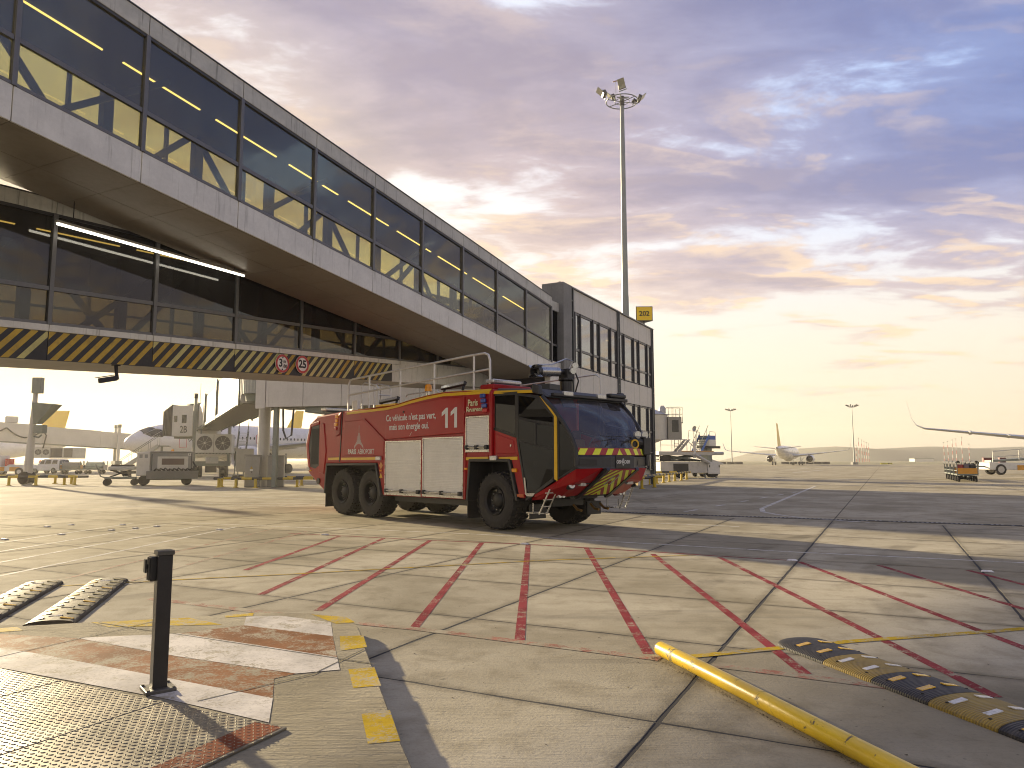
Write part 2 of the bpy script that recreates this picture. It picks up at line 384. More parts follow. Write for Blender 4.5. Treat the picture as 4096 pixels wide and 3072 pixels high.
line([(-1.56, 7.63), (-.94, 7.38), (-.4, 7.11), (.12, 6.84), (1.09, 6.35), (1.22, 6.28)], .12, PNK, .0032)
line([(1.6, 6.1), (2.08, 5.87), (2.75, 5.52)], .12, PNK, .0032)
line([(-6.3, 9.66), (-4.58, 10.33), (-3.2, 10.8), (-1.33, 11.55), (.53, 12.28), (3.18, 12.95)], .06, YEL, .0045)
line([(1.5, 6.36), (2.23, 6.6), (3.05, 6.87), (4.51, 7.24), (5.3, 7.47), (7.5, 8.1)], .10, YEL, .0045)
line([(-9., 19.7), (-5.17, 18.21), (-1.58, 16.92), (.85, 15.74), (2.71, 14.68), (5.09, 13.36), (8.2, 12.0), (10, 11.2)], .08, WHT)
for x in (-10.4, -9.36, -8.3, -7.33, -6.25): line([(x, 9.6 if x > -8 else 11.), (x + .55, 18.2 + (x + 7) * -.35)], .085, WHT if x < -7 else PNK)
line([(-5.2, 10.2), (-4.72, 17.2)], .09, PNK); line([(-4.3, 8.95), (-1.9, 7.78)], .13, PNK)
line([(18.8, 46.1), (8.45, 25.2), (7.95, 23.6), (7.95, 22.6), (8.2, 21.3), (8.6, 20.5), (9.4, 19.6)], .16, WHT)
line([(3.4, 19.6), (5.6, 18.4)], .08, WHT)
for x0, y0, x1, y1 in [(-14, 26.2, -1.8, 27.4), (-30, 29.5, -6, 27.8), (-13.5, 33.5, -8.5, 31.2)]: line([(x0, y0), (x1, y1)], .12, WHT)
for k in range(6): line([(5.5 + 1.7 * k, 23.7 + 2.7 * k), (6.1 + 1.7 * k, 24.6 + 2.7 * k)], .14, WHT)
for x, y in [(44, 120), (55, 135), (36, 95)]: line([(x, y), (x + 14, y + 24)], .35, WHT)

# raised traffic island
zi = .11
isl = [(-1.42, 7.0), (-1.5, 7.2), (-1.66, 7.40), (-1.98, 7.58), (-2.6, 7.62), (-3.12, 7.42), (-3.98, 7.19), (-4.51, 7.03), (-4.75, 6.90), (-6.5, 6.2), (-6.5, 1.5), (.25, 1.5), (-.06, 2.4), (-.28, 3.1), (-.49, 3.85), (-.60, 4.19), (-.89, 5.18), (-1.19, 6.2), (-1.34, 6.74)]
t_ = NT('island screed'); c_, h_, r_ = concrete_nodes(t_, False); P_ = t_.pos()
c_ = t_.mix(t_.map(t_.noise(P_, .8, 5), .35, .65), t_.mix(.45, c_, (.12, .105, .07)), t_.mix(.25, c_, (.20, .17, .10)))
t_.bsdf(c_, .85, spec=.05, normal=t_.bump(t_.math('ADD', h_, t_.math('MULTIPLY', t_.noise(t_.scaled(P_, 1.2, 7., 1., R(27)), 3., 6, .7, 1.), 2.)), .7, .02)); islm = t_.m
island = MB().loft([[(x, y, -.004) for x, y in isl], [(x, y, zi - .02) for x, y in isl], [(-2.5 + (x + 2.5) * .992, 4.8 + (y - 4.8) * .992, zi) for x, y in isl]]).build('traffic_island_pavement', islm, kind='structure')
island['label'] = 'raised screed traffic island with painted blocks'
jl = bit
def iblock(pts, mat, z=.002): return area(pts, mat, zi + z, island)
iblock([(-2.49, 7.03), (-2.6, 7.40), (-2.28, 7.45), (-1.71, 7.15), (-1.56, 6.6)], OWH)
iblock([(-3.75, 6.53), (-2.94, 6.70), (-1.36, 5.91), (-1.26, 5.57), (-1.55, 5.47), (-2.62, 5.94)], OWH, .0035)
iblock([(-5.6, 6.75), (-3.83, 6.05), (-2.54, 5.42), (-1.54, 4.92), (-1.42, 4.48), (-2.24, 4.92), (-3.78, 5.62), (-5.6, 6.3)], OWH, .0035)
iblock([(-2.94, 6.70), (-2.49, 7.03), (-1.56, 6.6), (-1.36, 5.91)], BRN)
iblock([(-4.6, 6.7), (-3.75, 6.53), (-2.62, 5.94), (-1.55, 5.47), (-1.67, 5.35), (-1.54, 4.92), (-2.54, 5.42), (-3.83, 6.05), (-4.7, 6.4)], BRN)
for q in [[(-1.5, 6.6), (-1.3, 6.63), (-1.19, 6.23), (-1.38, 6.11)], [(-1.2, 5.58), (-1.02, 5.64), (-.89, 5.19), (-1.07, 5.14)], [(-.91, 4.63), (-.75, 4.70), (-.61, 4.2), (-.78, 4.16)], [(-.62, 3.6), (-.45, 3.65), (-.32, 3.2), (-.5, 3.15)],
          [(-2.0, 7.52), (-1.62, 7.38), (-1.48, 7.15), (-1.65, 7.09)], [(-2.84, 7.47), (-2.59, 7.58), (-2.55, 7.44), (-2.79, 7.36)], [(-3.98, 7.15), (-3.15, 7.36), (-2.7, 7.05), (-3.7, 6.95)], [(-5.2, 6.68), (-4.55, 6.96), (-4.4, 6.82), (-5.1, 6.55)]]: iblock(q, OYE)
for a, b in [((-6.4, 5.2), (-3.4, 6.55), ), ((-3.4, 6.55), (-2.9, 6.78))]: pass
for pts in [[(-5.3, 5.05), (-4.0, 5.9), (-3.35, 7.3)], [(-3.9, 7.13), (-2.95, 6.67), (-1.3, 5.85), (-1.03, 5.72)], [(-2.0, 4.86), (-1.42, 5.47), (-1.2, 6.15)]]:
    o = line(pts, .014, jl, zi + .0050, 'joint'); o.parent = island
# tread plates let into the island
plm = pm('tread plate steel', (.22, .195, .14), .42, .55, var=.35, scale=2.2, dirt=.5, dcol=(.16, .10, .05)); plr = m_paint('rusty red plate edge', (.24, .075, .035), .40)
def inpoly(x, y, P):
    s = False
    for i in range(len(P)):
        (x0, y0), (x1, y1) = P[i], P[i - 1]
        if (y0 > y) != (y1 > y) and x < (x1 - x0) * (y - y0) / (y1 - y0) + x0: s = not s
    return s
pA, pB = (-3.10, 5.25), (-2.19, 4.81); dP = Vector((pB[0] - pA[0], pB[1] - pA[1])).normalized(); nP = Vector((dP.y, -dP.x)) * 1.0
if nP.y > 0: nP = -nP
def pl(u, w): return (pA[0] + dP.x * u + nP.x * w, pA[1] + dP.y * u + nP.y * w)
sk = .16
plates = [('grey', [pl(-1.9, 0), pl(-.012, 0), pl(-.02 - 2.4 * sk * .2, 2.4), pl(-1.9, 2.4)]), ('mid', [pl(0, 0), pl(1.0, 0), pl(.92, 2.4), pl(-.06, 2.4)]), ('edge', [pl(1.012, 0), pl(2.02, -.0), pl(2.06, 2.4), pl(.935, 2.4)])]
plab = ['worn steel tread plate in the island at the picture edge', 'worn steel tread plate at the foot of the black post', 'worn steel tread plate in the island with a rust red painted edge']
for (nm, P), lb in zip(plates, plab):
    pt = thing('tread_plate', lb, 'steel plate', (P[0][0], P[0][1], zi), 0, 'tread plates set in the island')
    ox, oy = P[0]
    MB().loft([[(x - ox, y - oy, .001) for x, y in P], [(x - ox, y - oy, .016) for x, y in P]]).build('plate', plm, pt, bevel=.003, seg=1)
    mb = MB(); st = .034; iu = 0
    xs = [p[0] for p in P]; ys = [p[1] for p in P]
    for i in range(int(2.3 / st) + 1):
        for j in range(int(2.6 / st) + 1):
            u = -1.9 + (0 if nm == 'grey' else 1.8 if nm == 'mid' else 2.8) + i * st; w = j * st + .02
            x, y = pl(u, w)
            if not inpoly(x, y, P) or y < 2.9 or abs(x) > .72 * y + .3: continue
            a = (math.pi / 4 if (i + j) % 2 else -math.pi / 4) + math.atan2(dP.y, dP.x)
            ca, sa = math.cos(a), math.sin(a); L, W, z0, z1 = .0145, .0048, .0162, .0188
            c = [(-L, 0), (0, -W), (L, 0), (0, W)]
            mb.add([(x - ox + ca * q - sa * r, y - oy + sa * q + ca * r, z0) for q, r in c] + [(x - ox + (ca * q - sa * r) * .55, y - oy + (sa * q + ca * r) * .55, z1) for q, r in c],
                   [(0, 1, 5, 4), (1, 2, 6, 5), (2, 3, 7, 6), (3, 0, 4, 7), (4, 5, 6, 7)])
    mb.build('tread_bars', plm, pt, kind='stuff')
    if nm == 'edge':
        MB().poly([(x - ox, y - oy, .0172) for x, y in (pl(1.80, .02), pl(2.0, .02), pl(2.04, 2.38), pl(1.84, 2.38))]).build('painted_edge', plr, pt)
# black barrier post
blk = pm('black powder coat', (.022, .020, .020), .42, .1, var=.25, scale=6, bump=.05, bscale=300); blk2 = pm('black plastic', (.010, .010, .011), .35, var=.2)
cst = pm('post cap plate', (.085, .08, .07), .45, .3, var=.25, scale=8, dirt=.4)
post = thing('barrier_post', 'square black metal barrier post with belt cassette beside the tread plate', 'post', (-2.36, 5.09, zi), R(38))
MB().box((0, 0, .013), (.19, .19, .026)).build('base_plate', cst, post, bevel=.006)
MB().box((0, 0, .455), (.092, .092, .87)).build('shaft', blk, post, bevel=.005)
MB().box((0, 0, .905), (.108, .108, .03)).build('cap', cst, post, bevel=.004)
ca = MB().box((-.062, .03, .80), (.05, .085, .16)).build('belt_cassette', blk2, post, bevel=.01)
MB().box((-.11, .03, .82), (.012, .05, .09)).bb((-.105, .024, .80), (-.085, .036, .83)).build('belt_end', blk2, ca, bevel=.003)
MB().box((-.09, .012, .80), (.008, .012, .15)).box((-.09, .05, .80), (.008, .01, .15)).build('rib', cst, ca)
for x, y in ((-.078, -.078), (.078, -.078), (.078, .078), (-.078, .078)): MB().cyl((x, y, .026), (x, y, .034), .011, n=6).build('bolt', cst, post)

# yellow pipe kerb lying on the apron
t_ = NT('chipped yellow pipe paint'); p = t_.obj(); a = t_.noise(p, 6., 8, .7, .8)
c = t_.mix(t_.map(t_.noise(p, 2.5, 5), .3, .7), (.72, .50, .02), (.60, .40, .02))
c = t_.mix(t_.map(a, .595, .635), c, (.12, .10, .06)); c = t_.mix(t_.math('MULTIPLY', t_.map(t_.noise(p, 1.3, 6), .45, .75), .35), c, (.16, .12, .05))
t_.bsdf(c, t_.map(a, .5, .7, .33, .7), normal=t_.bump(a, .25, .006)); ypm = t_.m
pk = thing('yellow_pipe_kerb', 'chipped yellow steel pipe lying on the concrete in front of the speed hump', 'pipe kerb', (1.25, 6.38, 0), math.atan2(-2.35, .70))
MB().tube([(0, 0, .062), (.03, 0, .062), (1.1, .012, .060), (2.2, -.006, .064), (3.4, 0, .062)], .058, 24).build('pipe', ypm, pk, smooth=True)
MB().lathe([(.0, -.028), (.028, -.022), (.048, -.008), (.0579, .0005)], (0, 0, .062), (1, 0, 0), 24, False).build('end_cap', ypm, pk, smooth=True)
# dirt gathered along the pipe
drt = pm('dry dirt', (.075, .058, .035), .95, var=.5, scale=20)
mb = MB(); rr = random.Random(3); ax = Vector((.70, -2.35, 0)).normalized(); nx = Vector((ax.y, -ax.x, 0))
for i in range(2200):
    u = rr.random() ** 1.3 * 3.2; side = rr.choice((-1, -1, 1)); w = .045 + abs(rr.gauss(0, .05 if u < .5 else .022)); s = rr.uniform(.002, .008)
    q = Vector((1.25, 6.38, 0)) + ax * (u + .02) - nx * side * -1 * w * (1 if side > 0 else -1) if False else Vector((1.25, 6.38, 0)) + ax * (u + .02) + nx * side * w
    a = rr.uniform(0, 6.3)
    mb.add([(q.x + s * math.cos(a + k * 2.1) * rr.uniform(.6, 1.5), q.y + s * math.sin(a + k * 2.1), .005) for k in range(3)] + [(q.x, q.y, .003 + s * .5)], [(0, 1, 3), (1, 2, 3), (2, 0, 3)])
for i in range(160):
    y = rr.uniform(3.6, 13); x = rr.uniform(-.62, .68) * y; s = rr.uniform(.003, .010) * (1 + y * .05); a = rr.uniform(0, 6.3)
    if inpoly(x, y, isl): continue
    mb.add([(x + s * math.cos(a + k * 2.1) * rr.uniform(.6, 1.6), y + s * math.sin(a + k * 2.1), .003) for k in range(3)] + [(x, y, .003 + s * .2)], [(0, 1, 3), (1, 2, 3), (2, 0, 3)])
tag(mb.build('dirt_crumbs', drt), 'loose dirt crumbs and flakes along the pipe and joints', 'dirt', kind='stuff')

# rubber speed humps
def rubber(name, col, dirt):
    t = NT(name); p = t.obj()
    w = t.n('ShaderNodeTexWave'); t.l(p, w.inputs['Vector']); w.bands_direction = 'X'; w.inputs['Scale'].default_value = 15.; w.inputs['Distortion'].default_value = .2
    c = t.mix(t.map(t.noise(p, 4., 6), .35, .7), col, tuple(x * .7 for x in col))
    c = t.mix(t.math('MULTIPLY', t.map(t.noise(p, 9., 6, .7), .48, .72), dirt), c, (.12, .10, .07))
    c = t.mix(t.math('MULTIPLY', t.math('SUBTRACT', 1., w.outputs[0]), .35), c, (.01, .01, .01))
    t.bsdf(c, .62, normal=t.bump(w.outputs[0], .7, .006)); return t.m
rbk = rubber('black ribbed rubber', (.022, .021, .022), .5); rye = rubber('yellow ribbed rubber', (.34, .23, .03), .55); rbr = rubber('dusty brown rubber', (.060, .048, .030), .75)
rfy = pm('amber reflector', (.62, .36, .015), .25, var=.2, scale=20); rfw = pm('white reflector', (.55, .54, .50), .3, var=.25, scale=20, dirt=.5); rfd = pm('dull reflector', (.30, .25, .10), .5, var=.3, scale=20)
def hump(label, o, ang, n, L, W, Hh, mats, refl, grp, cap=True):
    th = thing('speed_hump', label, 'speed hump', (o[0], o[1], 0), ang, grp)
    def prof(x0, x1, s0=1., s1=1.):
        rs = []
        for x, s in ((x0, s0), (x1, s1)):
            rs.append([(x, -W / 2 * s, .0), (x, -W / 2 * s, .008)] + [(x, W / 2 * s * math.sin(R(a)) * 1., .008 + Hh * s * (math.cos(R(a)) ** .8 if abs(a) < 90 else 0)) for a in range(-80, 81, 16)] + [(x, W / 2 * s, .008), (x, W / 2 * s, .0)])
        return rs
    if cap:
        rs = []
        for i in range(8):
            f = i / 7; x = -.22 * (1 - f); s = max(.06, math.sqrt(max(0, 1 - (1 - f) ** 2))); rs.append(prof(x, x, s, s)[0])
        MB().loft(rs).build('end_piece', mats[0], th, smooth=True)
    for k in range(n):
        sg = MB().loft(prof(k * L + (.003 if k else 0), (k + 1) * L - .003)).build('segment', mats[(k) % len(mats)], th, smooth=True)
        for x, y, r in refl(k):
            sl = -1.0 * math.sin(math.asin(max(-1, min(1, y / (W / 2))))) * Hh / (W / 2) * 1.6
            z = .008 + Hh * math.cos(math.asin(max(-1, min(1, y / (W / 2))))) ** .8
            MB().box((k * L + x, y, z), (.05 if r is not rfy else .055, .12, .008), 0, 0, math.atan(sl)).build('reflector', r, sg, bevel=.002, seg=1)
        for y in (-W * .38, W * .38):
            for x in (.1, L - .1):
                z = .008 + Hh * math.cos(math.asin(y / (W / 2))) ** .8
                MB().cyl((k * L + x, y, z - .01), (k * L + x, y, z + .003), .011, n=8).build('bolt', bit, sg)
    return th
a1 = math.atan2(-.962, .275)
hump('ribbed black and yellow rubber speed hump behind the yellow pipe', (2.60, 6.70), a1, 6, .52, .50, .052, [rbk, rye], lambda k: [(.12, -.12, rfy if k % 2 == 0 else rfw), (.36, -.10, rfy if k % 2 == 0 else rfw), (.10, .12, rfy if k % 2 == 0 else rfw), (.34, .13, rfy if k % 2 == 0 else rfw)], None)
lr = lambda k: [(.10, -.13, (rfd, rfw)[k % 3 == 1]), (.34, -.13, (rfy, rfd)[k % 2]), (.10, .13, rfd), (.34, .13, (rfd, rfy)[k % 2]), (.22, 0, rfw if k in (0, 5) else rbk)]
a2 = math.atan2(-2.62, .83)
hump('dusty brown rubber speed hump running up to the black post', (-5.42, 10.12), a2, 6, .46, .46, .05, [rbr], lr, 'worn humps by the island')
hump('dusty brown rubber speed hump cut off by the edge of the picture', (-6.18, 9.92), a2, 7, .46, .46, .05, [rbr], lr, 'worn humps by the island')
# road studs
stm = pm('grey road stud', (.62, .60, .56), .4, .2, var=.3, scale=30, dirt=.4)
st0 = MB().loft([[(-.085, -.055, 0), (.085, -.055, 0), (.085, .055, 0), (-.085, .055, 0)], [(-.055, -.035, .022), (.055, -.035, .022), (.055, .035, .022), (-.055, .035, .022)]]).build('road_stud', stm, bevel=.005, seg=1)
for i, (x, y) in enumerate([(-10.47, 15.44), (-9.92, 16.46), (-11.41, 18.33), (-9.35, 17.44), (-9.04, 17.92), (-8.77, 18.43), (-6.89, 17.58), (-4.1, 16.38), (.25, 14.6), (4.57, 12.24), (6.98, 11.03), (-11.14, 18.86), (-9.84, 18.86)]):
    o = st0 if i == 0 else st0.copy()
    if i: COL.objects.link(o)
    o.location = (x, y, .004); o.rotation_euler[2] = R(-27)
    ordn = {-10.47: 'first', -11.41: 'second', -9.92: 'third', -11.14: 'fourth', -9.35: 'fifth', -9.84: 'sixth', -9.04: 'seventh', -8.77: 'eighth', -6.89: 'ninth'}
    if x < -6: tag(o, '%s small road stud from the left edge among the faded white lines' % ordn[x], 'road stud', 'studs on the left apron')
    else: tag(o, {-4.1: 'small road stud at the corner of the red hatching behind the truck', .25: 'small road stud on the red line below the front wheel', 4.57: 'small road stud where a wide joint crosses the red hatching', 6.98: 'small road stud by the rightmost apron joint'}[x], 'road stud')
# ================================================================ pier: bridges and building, local frame x along the facade, y behind it
LC = (3.194, 37.535, 0); FR = R(62.2)
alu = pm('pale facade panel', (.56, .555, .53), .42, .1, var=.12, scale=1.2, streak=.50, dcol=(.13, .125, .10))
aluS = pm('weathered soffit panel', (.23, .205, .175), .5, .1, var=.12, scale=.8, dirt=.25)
aluT = pm('stained cornice panel', (.42, .42, .39), .5, .1, var=.16, scale=1.4, streak=.75, dcol=(.10, .10, .085))
frm = pm('dark window frame', (.055, .055, .060), .42, .4, var=.12); frg = pm('grey mullion metal', (.13, .13, .135), .42, .5, var=.12)
dst = pm('dark steel member', (.030, .030, .038), .5, .3); inn = pm('interior ceiling board', (.045, .045, .055), .7); inf = pm('interior floor', (.06, .055, .05), .6)
gl1 = glass('tinted bridge glass', (.82, .80, .62), .075, 0., .55, .05, (.40, .40, .42)); gl2 = glass('tinted lower bridge glass', (.46, .43, .34), .045, 0., .55, .05, (.40, .40, .42))
glw = emis('warm ceiling glow', (1., .74, .25), .9)
black = pm('stripe black', (.020, .020, .022), .5, var=.2, dirt=.2); syel = pm('stripe yellow', (.42, .28, .03), .5, var=.2, scale=2, dirt=.45); slem = pm('stripe pale yellow', (.46, .42, .16), .45, var=.2, scale=2, dirt=.25)
def bridge(name, label, cat, xs, y0, W, sl, zr, zw, zm, zb, z0, gl, stripes=False, glow_lines=True, soff=True):
    """covered walkway: front face at y0, width W; heights at x=0 with slope sl"""
    th = thing(name, label, cat, LC, FR)
    def quadbox(x0, x1, za, zb_, ya, yb, mat, nm, par=th, bv=.0, g=.0):
        x0 += g; x1 -= g
        rs = [[(x, ya, za + sl * x), (x, yb, za + sl * x), (x, yb, zb_ + sl * x), (x, ya, zb_ + sl * x)] for x in (x0, x1)]
        return MB().loft(rs).build(nm, mat, par, bevel=bv, seg=1)
    n = len(xs) - 1; zh = zm + .62 if stripes else zw
    for i in range(n):
        a, b = xs[i], xs[i + 1]
        if not stripes: quadbox(a, b, z0, zb - .05, y0, y0 + .05, alu, 'fascia_panel', bv=.006, g=.009)
        quadbox(a, b, zw + .05, zr - .03, y0 - .03, y0 + .05, aluT, 'cornice_panel', bv=.006, g=.009)
        quadbox(a, b, zb + .02, zm - .05, y0 + .035, y0 + .05, gl, 'lower_pane', g=.05)
        quadbox(a, b, zm + .05, zw - .02, y0 + .035, y0 + .05, gl, 'upper_pane', g=.05)
        quadbox(a, b, zb - .05, zb + .02, y0 - .01, y0 + .07, frg, 'sill_rail', g=.055)
        quadbox(a, b, zm - .05, zm + .05, y0 - .012, y0 + .07, frg, 'transom', g=.055)
        quadbox(a, b, zw - .02, zw + .05, y0 - .012, y0 + .07, frm, 'head_rail', g=.055)
        # far side
        quadbox(a, b, z0 + .3, zb, y0 + W - .06, y0 + W, alu, 'fascia_panel', g=.004)
        quadbox(a, b, zh, zr - .05, y0 + W - .06, y0 + W, alu if zh == zw else dst, 'cornice_panel', g=.004)  # striped walkway gets a dark upper panel added in place of a dark reflection
        quadbox(a, b, zb + .002, zh - .002, y0 + W - .04, y0 + W - .03, gl, 'rear_pane', g=.05)
        quadbox(a, b, zm + .02, zm + .09, y0 + W - .09, y0 + W - .02, dst, 'rear_transom', g=.02)
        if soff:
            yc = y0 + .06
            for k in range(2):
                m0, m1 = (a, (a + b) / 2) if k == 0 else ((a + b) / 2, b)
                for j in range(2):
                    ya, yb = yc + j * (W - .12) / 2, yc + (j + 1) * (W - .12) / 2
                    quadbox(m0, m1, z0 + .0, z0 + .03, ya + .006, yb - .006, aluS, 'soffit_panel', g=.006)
    for i, x in enumerate(xs):
        zt = sl * x
        MB().bb((x - .05, y0 - .035, zb - .05 + zt), (x + .05, y0 + .09, zw + .05 + zt)).build('mullion', frg, th, bevel=.006, seg=1)
        MB().bb((x - .04, y0 + W - .12, zb + zt), (x + .04, y0 + W - .01, zw + zt)).build('rear_mullion', dst, th)
    a, b = xs[0], xs[-1]
    quadbox(a, b, z0 + .04, z0 + .22, y0 + .06, y0 + W - .07, inf, 'floor_deck'); quadbox(a, b, zw - .02, zw + .04, y0 + .10, y0 + W - .10, inn, 'ceiling')
    quadbox(a, b, zr - .03, zr, y0 - .05, y0 + W + .03, frm, 'roof_edge'); quadbox(a, b, z0 + .03, z0 + .04, y0 + .05, y0 + W - .06, dst, 'soffit_backing')
    # steel truss behind the glass
    for i in range(n):
        x = xs[i] + (xs[1] - xs[0]) * .30; zt = sl * x
        MB().bb((x - .13, y0 + W - .42, zb - .6 + zt), (x + .13, y0 + W - .20, zw + zt)).build('truss_post', dst, th)
        x2 = xs[i + 1] + (xs[1] - xs[0]) * .30
        za, zb2 = (zb - .1, zw + .1) if i % 2 else (zw + .1, zb - .1)
        p, q = Vector((x, y0 + W - .25, za + sl * x)), Vector((x2, y0 + W - .25, zb2 + sl * x2))
        dd = (q - p); up = Vector((-dd.z, 0, dd.x)).normalized() * .085
        MB().loft([[p + up, p - up, p - up + Vector((0, .1, 0)), p + up + Vector((0, .1, 0))], [q + up, q - up, q - up + Vector((0, .1, 0)), q + up + Vector((0, .1, 0))]]).build('truss_brace', dst, th)
        if i % 2 == 0:
            p, q = Vector((x, y0 + .30, zb - .1 + sl * x)), Vector((x2, y0 + .30, zw - .5 + sl * x2)); dd = (q - p); up = Vector((-dd.z, 0, dd.x)).normalized() * .07
            MB().loft([[p + up, p - up, p - up + Vector((0, .1, 0)), p + up + Vector((0, .1, 0))], [q + up, q - up, q - up + Vector((0, .1, 0)), q + up + Vector((0, .1, 0))]]).build('truss_brace', dst, th)
        if glow_lines:
            L = xs[i + 1] - xs[i]; quadbox(xs[i] + L * .12, xs[i] + L * .93, zw - .05, zw - .022, y0 + W * .45, y0 + W * .45 + .045, glw, 'glow_strip')  # glowing strips added in place of reflective slots in the ceiling
    return th, quadbox
S = 2.725
xs1 = [-2.75 - S * k for k in range(12)][::-1]
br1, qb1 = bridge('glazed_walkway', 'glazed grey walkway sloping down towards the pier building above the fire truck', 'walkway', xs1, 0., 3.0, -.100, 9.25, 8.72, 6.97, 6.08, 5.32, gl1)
xs2 = [-2.57 - 2.755 * k for k in range(13)][::-1]
br2, qb2 = bridge('striped_walkway', 'darker glazed walkway with yellow and black hazard stripes rising behind the sloping one', 'walkway', xs2, 3.02, 3.0, .0565, 9.28, 8.86, 7.08, 6.26, 5.40, gl2, stripes=True, glow_lines=True)
sl2 = .0565
# striped beam below the rear walkway's glass: pale strip, stripe boards, blank end panel
for i in range(len(xs2) - 1):
    a, b = xs2[i], xs2[i + 1]
    qb2(a, b, 6.06, 6.21, 3.0, 3.06, alu, 'pale_strip', g=.008)
    e = min(b, -11.3)
    if a >= e:
        qb2(a, b, 5.36, 6.06, 3.02, 3.08, alu, 'end_panel', g=.008); continue
    bd = qb2(a, e, 5.36, 6.05, 3.02, 3.08, black, 'stripe_board', g=.006)
    if e < b: qb2(e, b, 5.36, 6.05, 3.02, 3.08, alu, 'end_panel', g=.006)
    k = 0; pit = .305; x = a + .02
    wide = i < len(xs2) - 8
    pit = .335
    while x < e - .02:
        w = pit * .5; lean = .62
        def cl(v): return max(a + .01, min(e - .01, v))
        bl, br_, tl, tr = x - lean, x - lean + w, x, x + w
        # clip the slanted stripe to the board
        z0, z1 = 5.37, 6.04
        pts = []
        for (xa, za, xb, zb_) in ((bl, z0, br_, z0), (tr, z1, tl, z1)): pts += [(xa, za), (xb, zb_)]
        def clip(P, lim, sgn):
            out = []
            for j in range(len(P)):
                p, q = P[j - 1], P[j]; ip, iq = (p[0] - lim) * sgn >= 0, (q[0] - lim) * sgn >= 0
                if ip != iq:
                    f = (lim - p[0]) / (q[0] - p[0]); out.append((lim, p[1] + (q[1] - p[1]) * f))
                if iq: out.append(q)
            return out
        P = clip(clip(pts, a + .012, 1), e - .012, -1)
        if len(P) >= 3:
            m = random.choice((syel, syel, slem, slem, slem)) if not wide else random.choice((syel, syel, syel, slem))
            MB().poly([(px, 3.0165, pz + sl2 * px) for px, pz in P]).build('stripe', m, bd)
        x += pit
    x = e + .3
    P = None
# round limit signs on the striped beam
swh = pm('sign white', (.70, .69, .66), .4, var=.05); srd = pm('sign red', (.42, .03, .035), .4, var=.1); stx = pm('sign black print', (.012, .012, .014), .5)
for x, z, big, lb in ((-17.2, 4.75, 0, 'round red rimmed white sign reading 3 m 80 on the striped beam'), (-16.3, 4.82, 1, 'round red rimmed white sign reading 25 on the striped beam')):
    sg = thing('limit_sign', lb, 'road sign', Vector(LC) + Matrix.Rotation(FR, 3, 'Z') @ Vector((x, 2.965, z)), FR)
    MB().cyl((0, .02, 0), (0, 0, 0), .30, n=40).build('disc', swh, sg, smooth=True)
    MB().lathe([(.225, -.004), (.295, -.004), (.295, .004), (.225, .004)], (0, -.004, 0), (0, 1, 0), 40, False).build('red_rim', srd, sg)
    if big: text('25', .36, stx, sg, (0, -.005, 0), off=.012)
    else:
        text('3', .36, stx, sg, (-.08, -.005, 0), off=.008); text('m', .15, stx, sg, (.09, -.005, .08), off=.003); text('.80', .15, stx, sg, (.10, -.005, -.08), off=.003)
        for s in (-1, 1): MB().poly([(-.04, -.006, s * .215), (.04, -.006, s * .215), (0, -.006, s * .16)]).build('arrow', stx, sg)
# camera hanging under the striped walkway
LW = lambda x, y, z: Vector(LC) + Matrix.Rotation(FR, 3, 'Z') @ Vector((x, y, z))
cc = thing('surveillance_camera', 'dark surveillance camera hanging under the striped walkway', 'camera', LW(-22.72, 3.25, 4.11), FR)
MB().box((0, 0, -.02), (.16, .14, .05)).build('mount_plate', dst, cc); MB().tube([(0, 0, -.04), (.02, 0, -.22), (.06, 0, -.40)], .045, 8).build('arm', dst, cc)
MB().box((-.20, 0, -.42), (.46, .14, .13), 0, R(-14)).build('housing', dst, cc, bevel=.02); MB().box((-.24, 0, -.34), (.52, .18, .015), 0, R(-14)).build('sun_shield', dst, cc)
# glowing tube under the sloping walkway, standing in for a reflection on the glass
tl = thing('streak_tube', 'long lit tube standing in for a reflection under the sloping walkway', 'light streak', LW(-24.9, 2.5, 7.12), FR)
MB().bb((0, -.05, .03), (5.6, .05, .09)).build('housing', pm('streak casing', (.3, .29, .27), .4), tl, bevel=.01)
MB().tube([(.03, 0, 0), (5.57, 0, 0)], .028, 10).build('tube', emis('lit tube', (1., .93, .78), 2.6), tl, smooth=True)
for x, h in ((.4, .69), (5.2, .22)): MB().cyl((x, 0, .08), (x, 0, h), .012, n=6).build('hanger', dst, tl)
# link between walkway and building, dark recess
lk = thing('walkway_link', 'dark recessed glazed link between the sloping walkway and the concrete column', 'walkway', LC, FR)
for a, b in ((-2.70, -1.42),):
    MB().bb((a, .30, 6.42), (b, .34, 7.25)).build('pane', glass('link glass', (.35, .34, .3), .05, 0, .4), lk); MB().bb((a, .30, 7.34), (b, .34, 9.0)).build('pane', MATS['link glass'], lk)
    MB().bb((a, .26, 7.25), (b, .36, 7.34)).build('transom', frg, lk); MB().bb((a, .20, 9.0), (b, .5, 9.45)).build('head_panel', aluT, lk); MB().bb((a, .12, 5.0), (b, .4, 6.42)).build('spandrel_panel', alu, lk)
    MB().bb((a, .5, 4.9), (b, 3.0, 9.5)).build('core_wall', dst, lk)
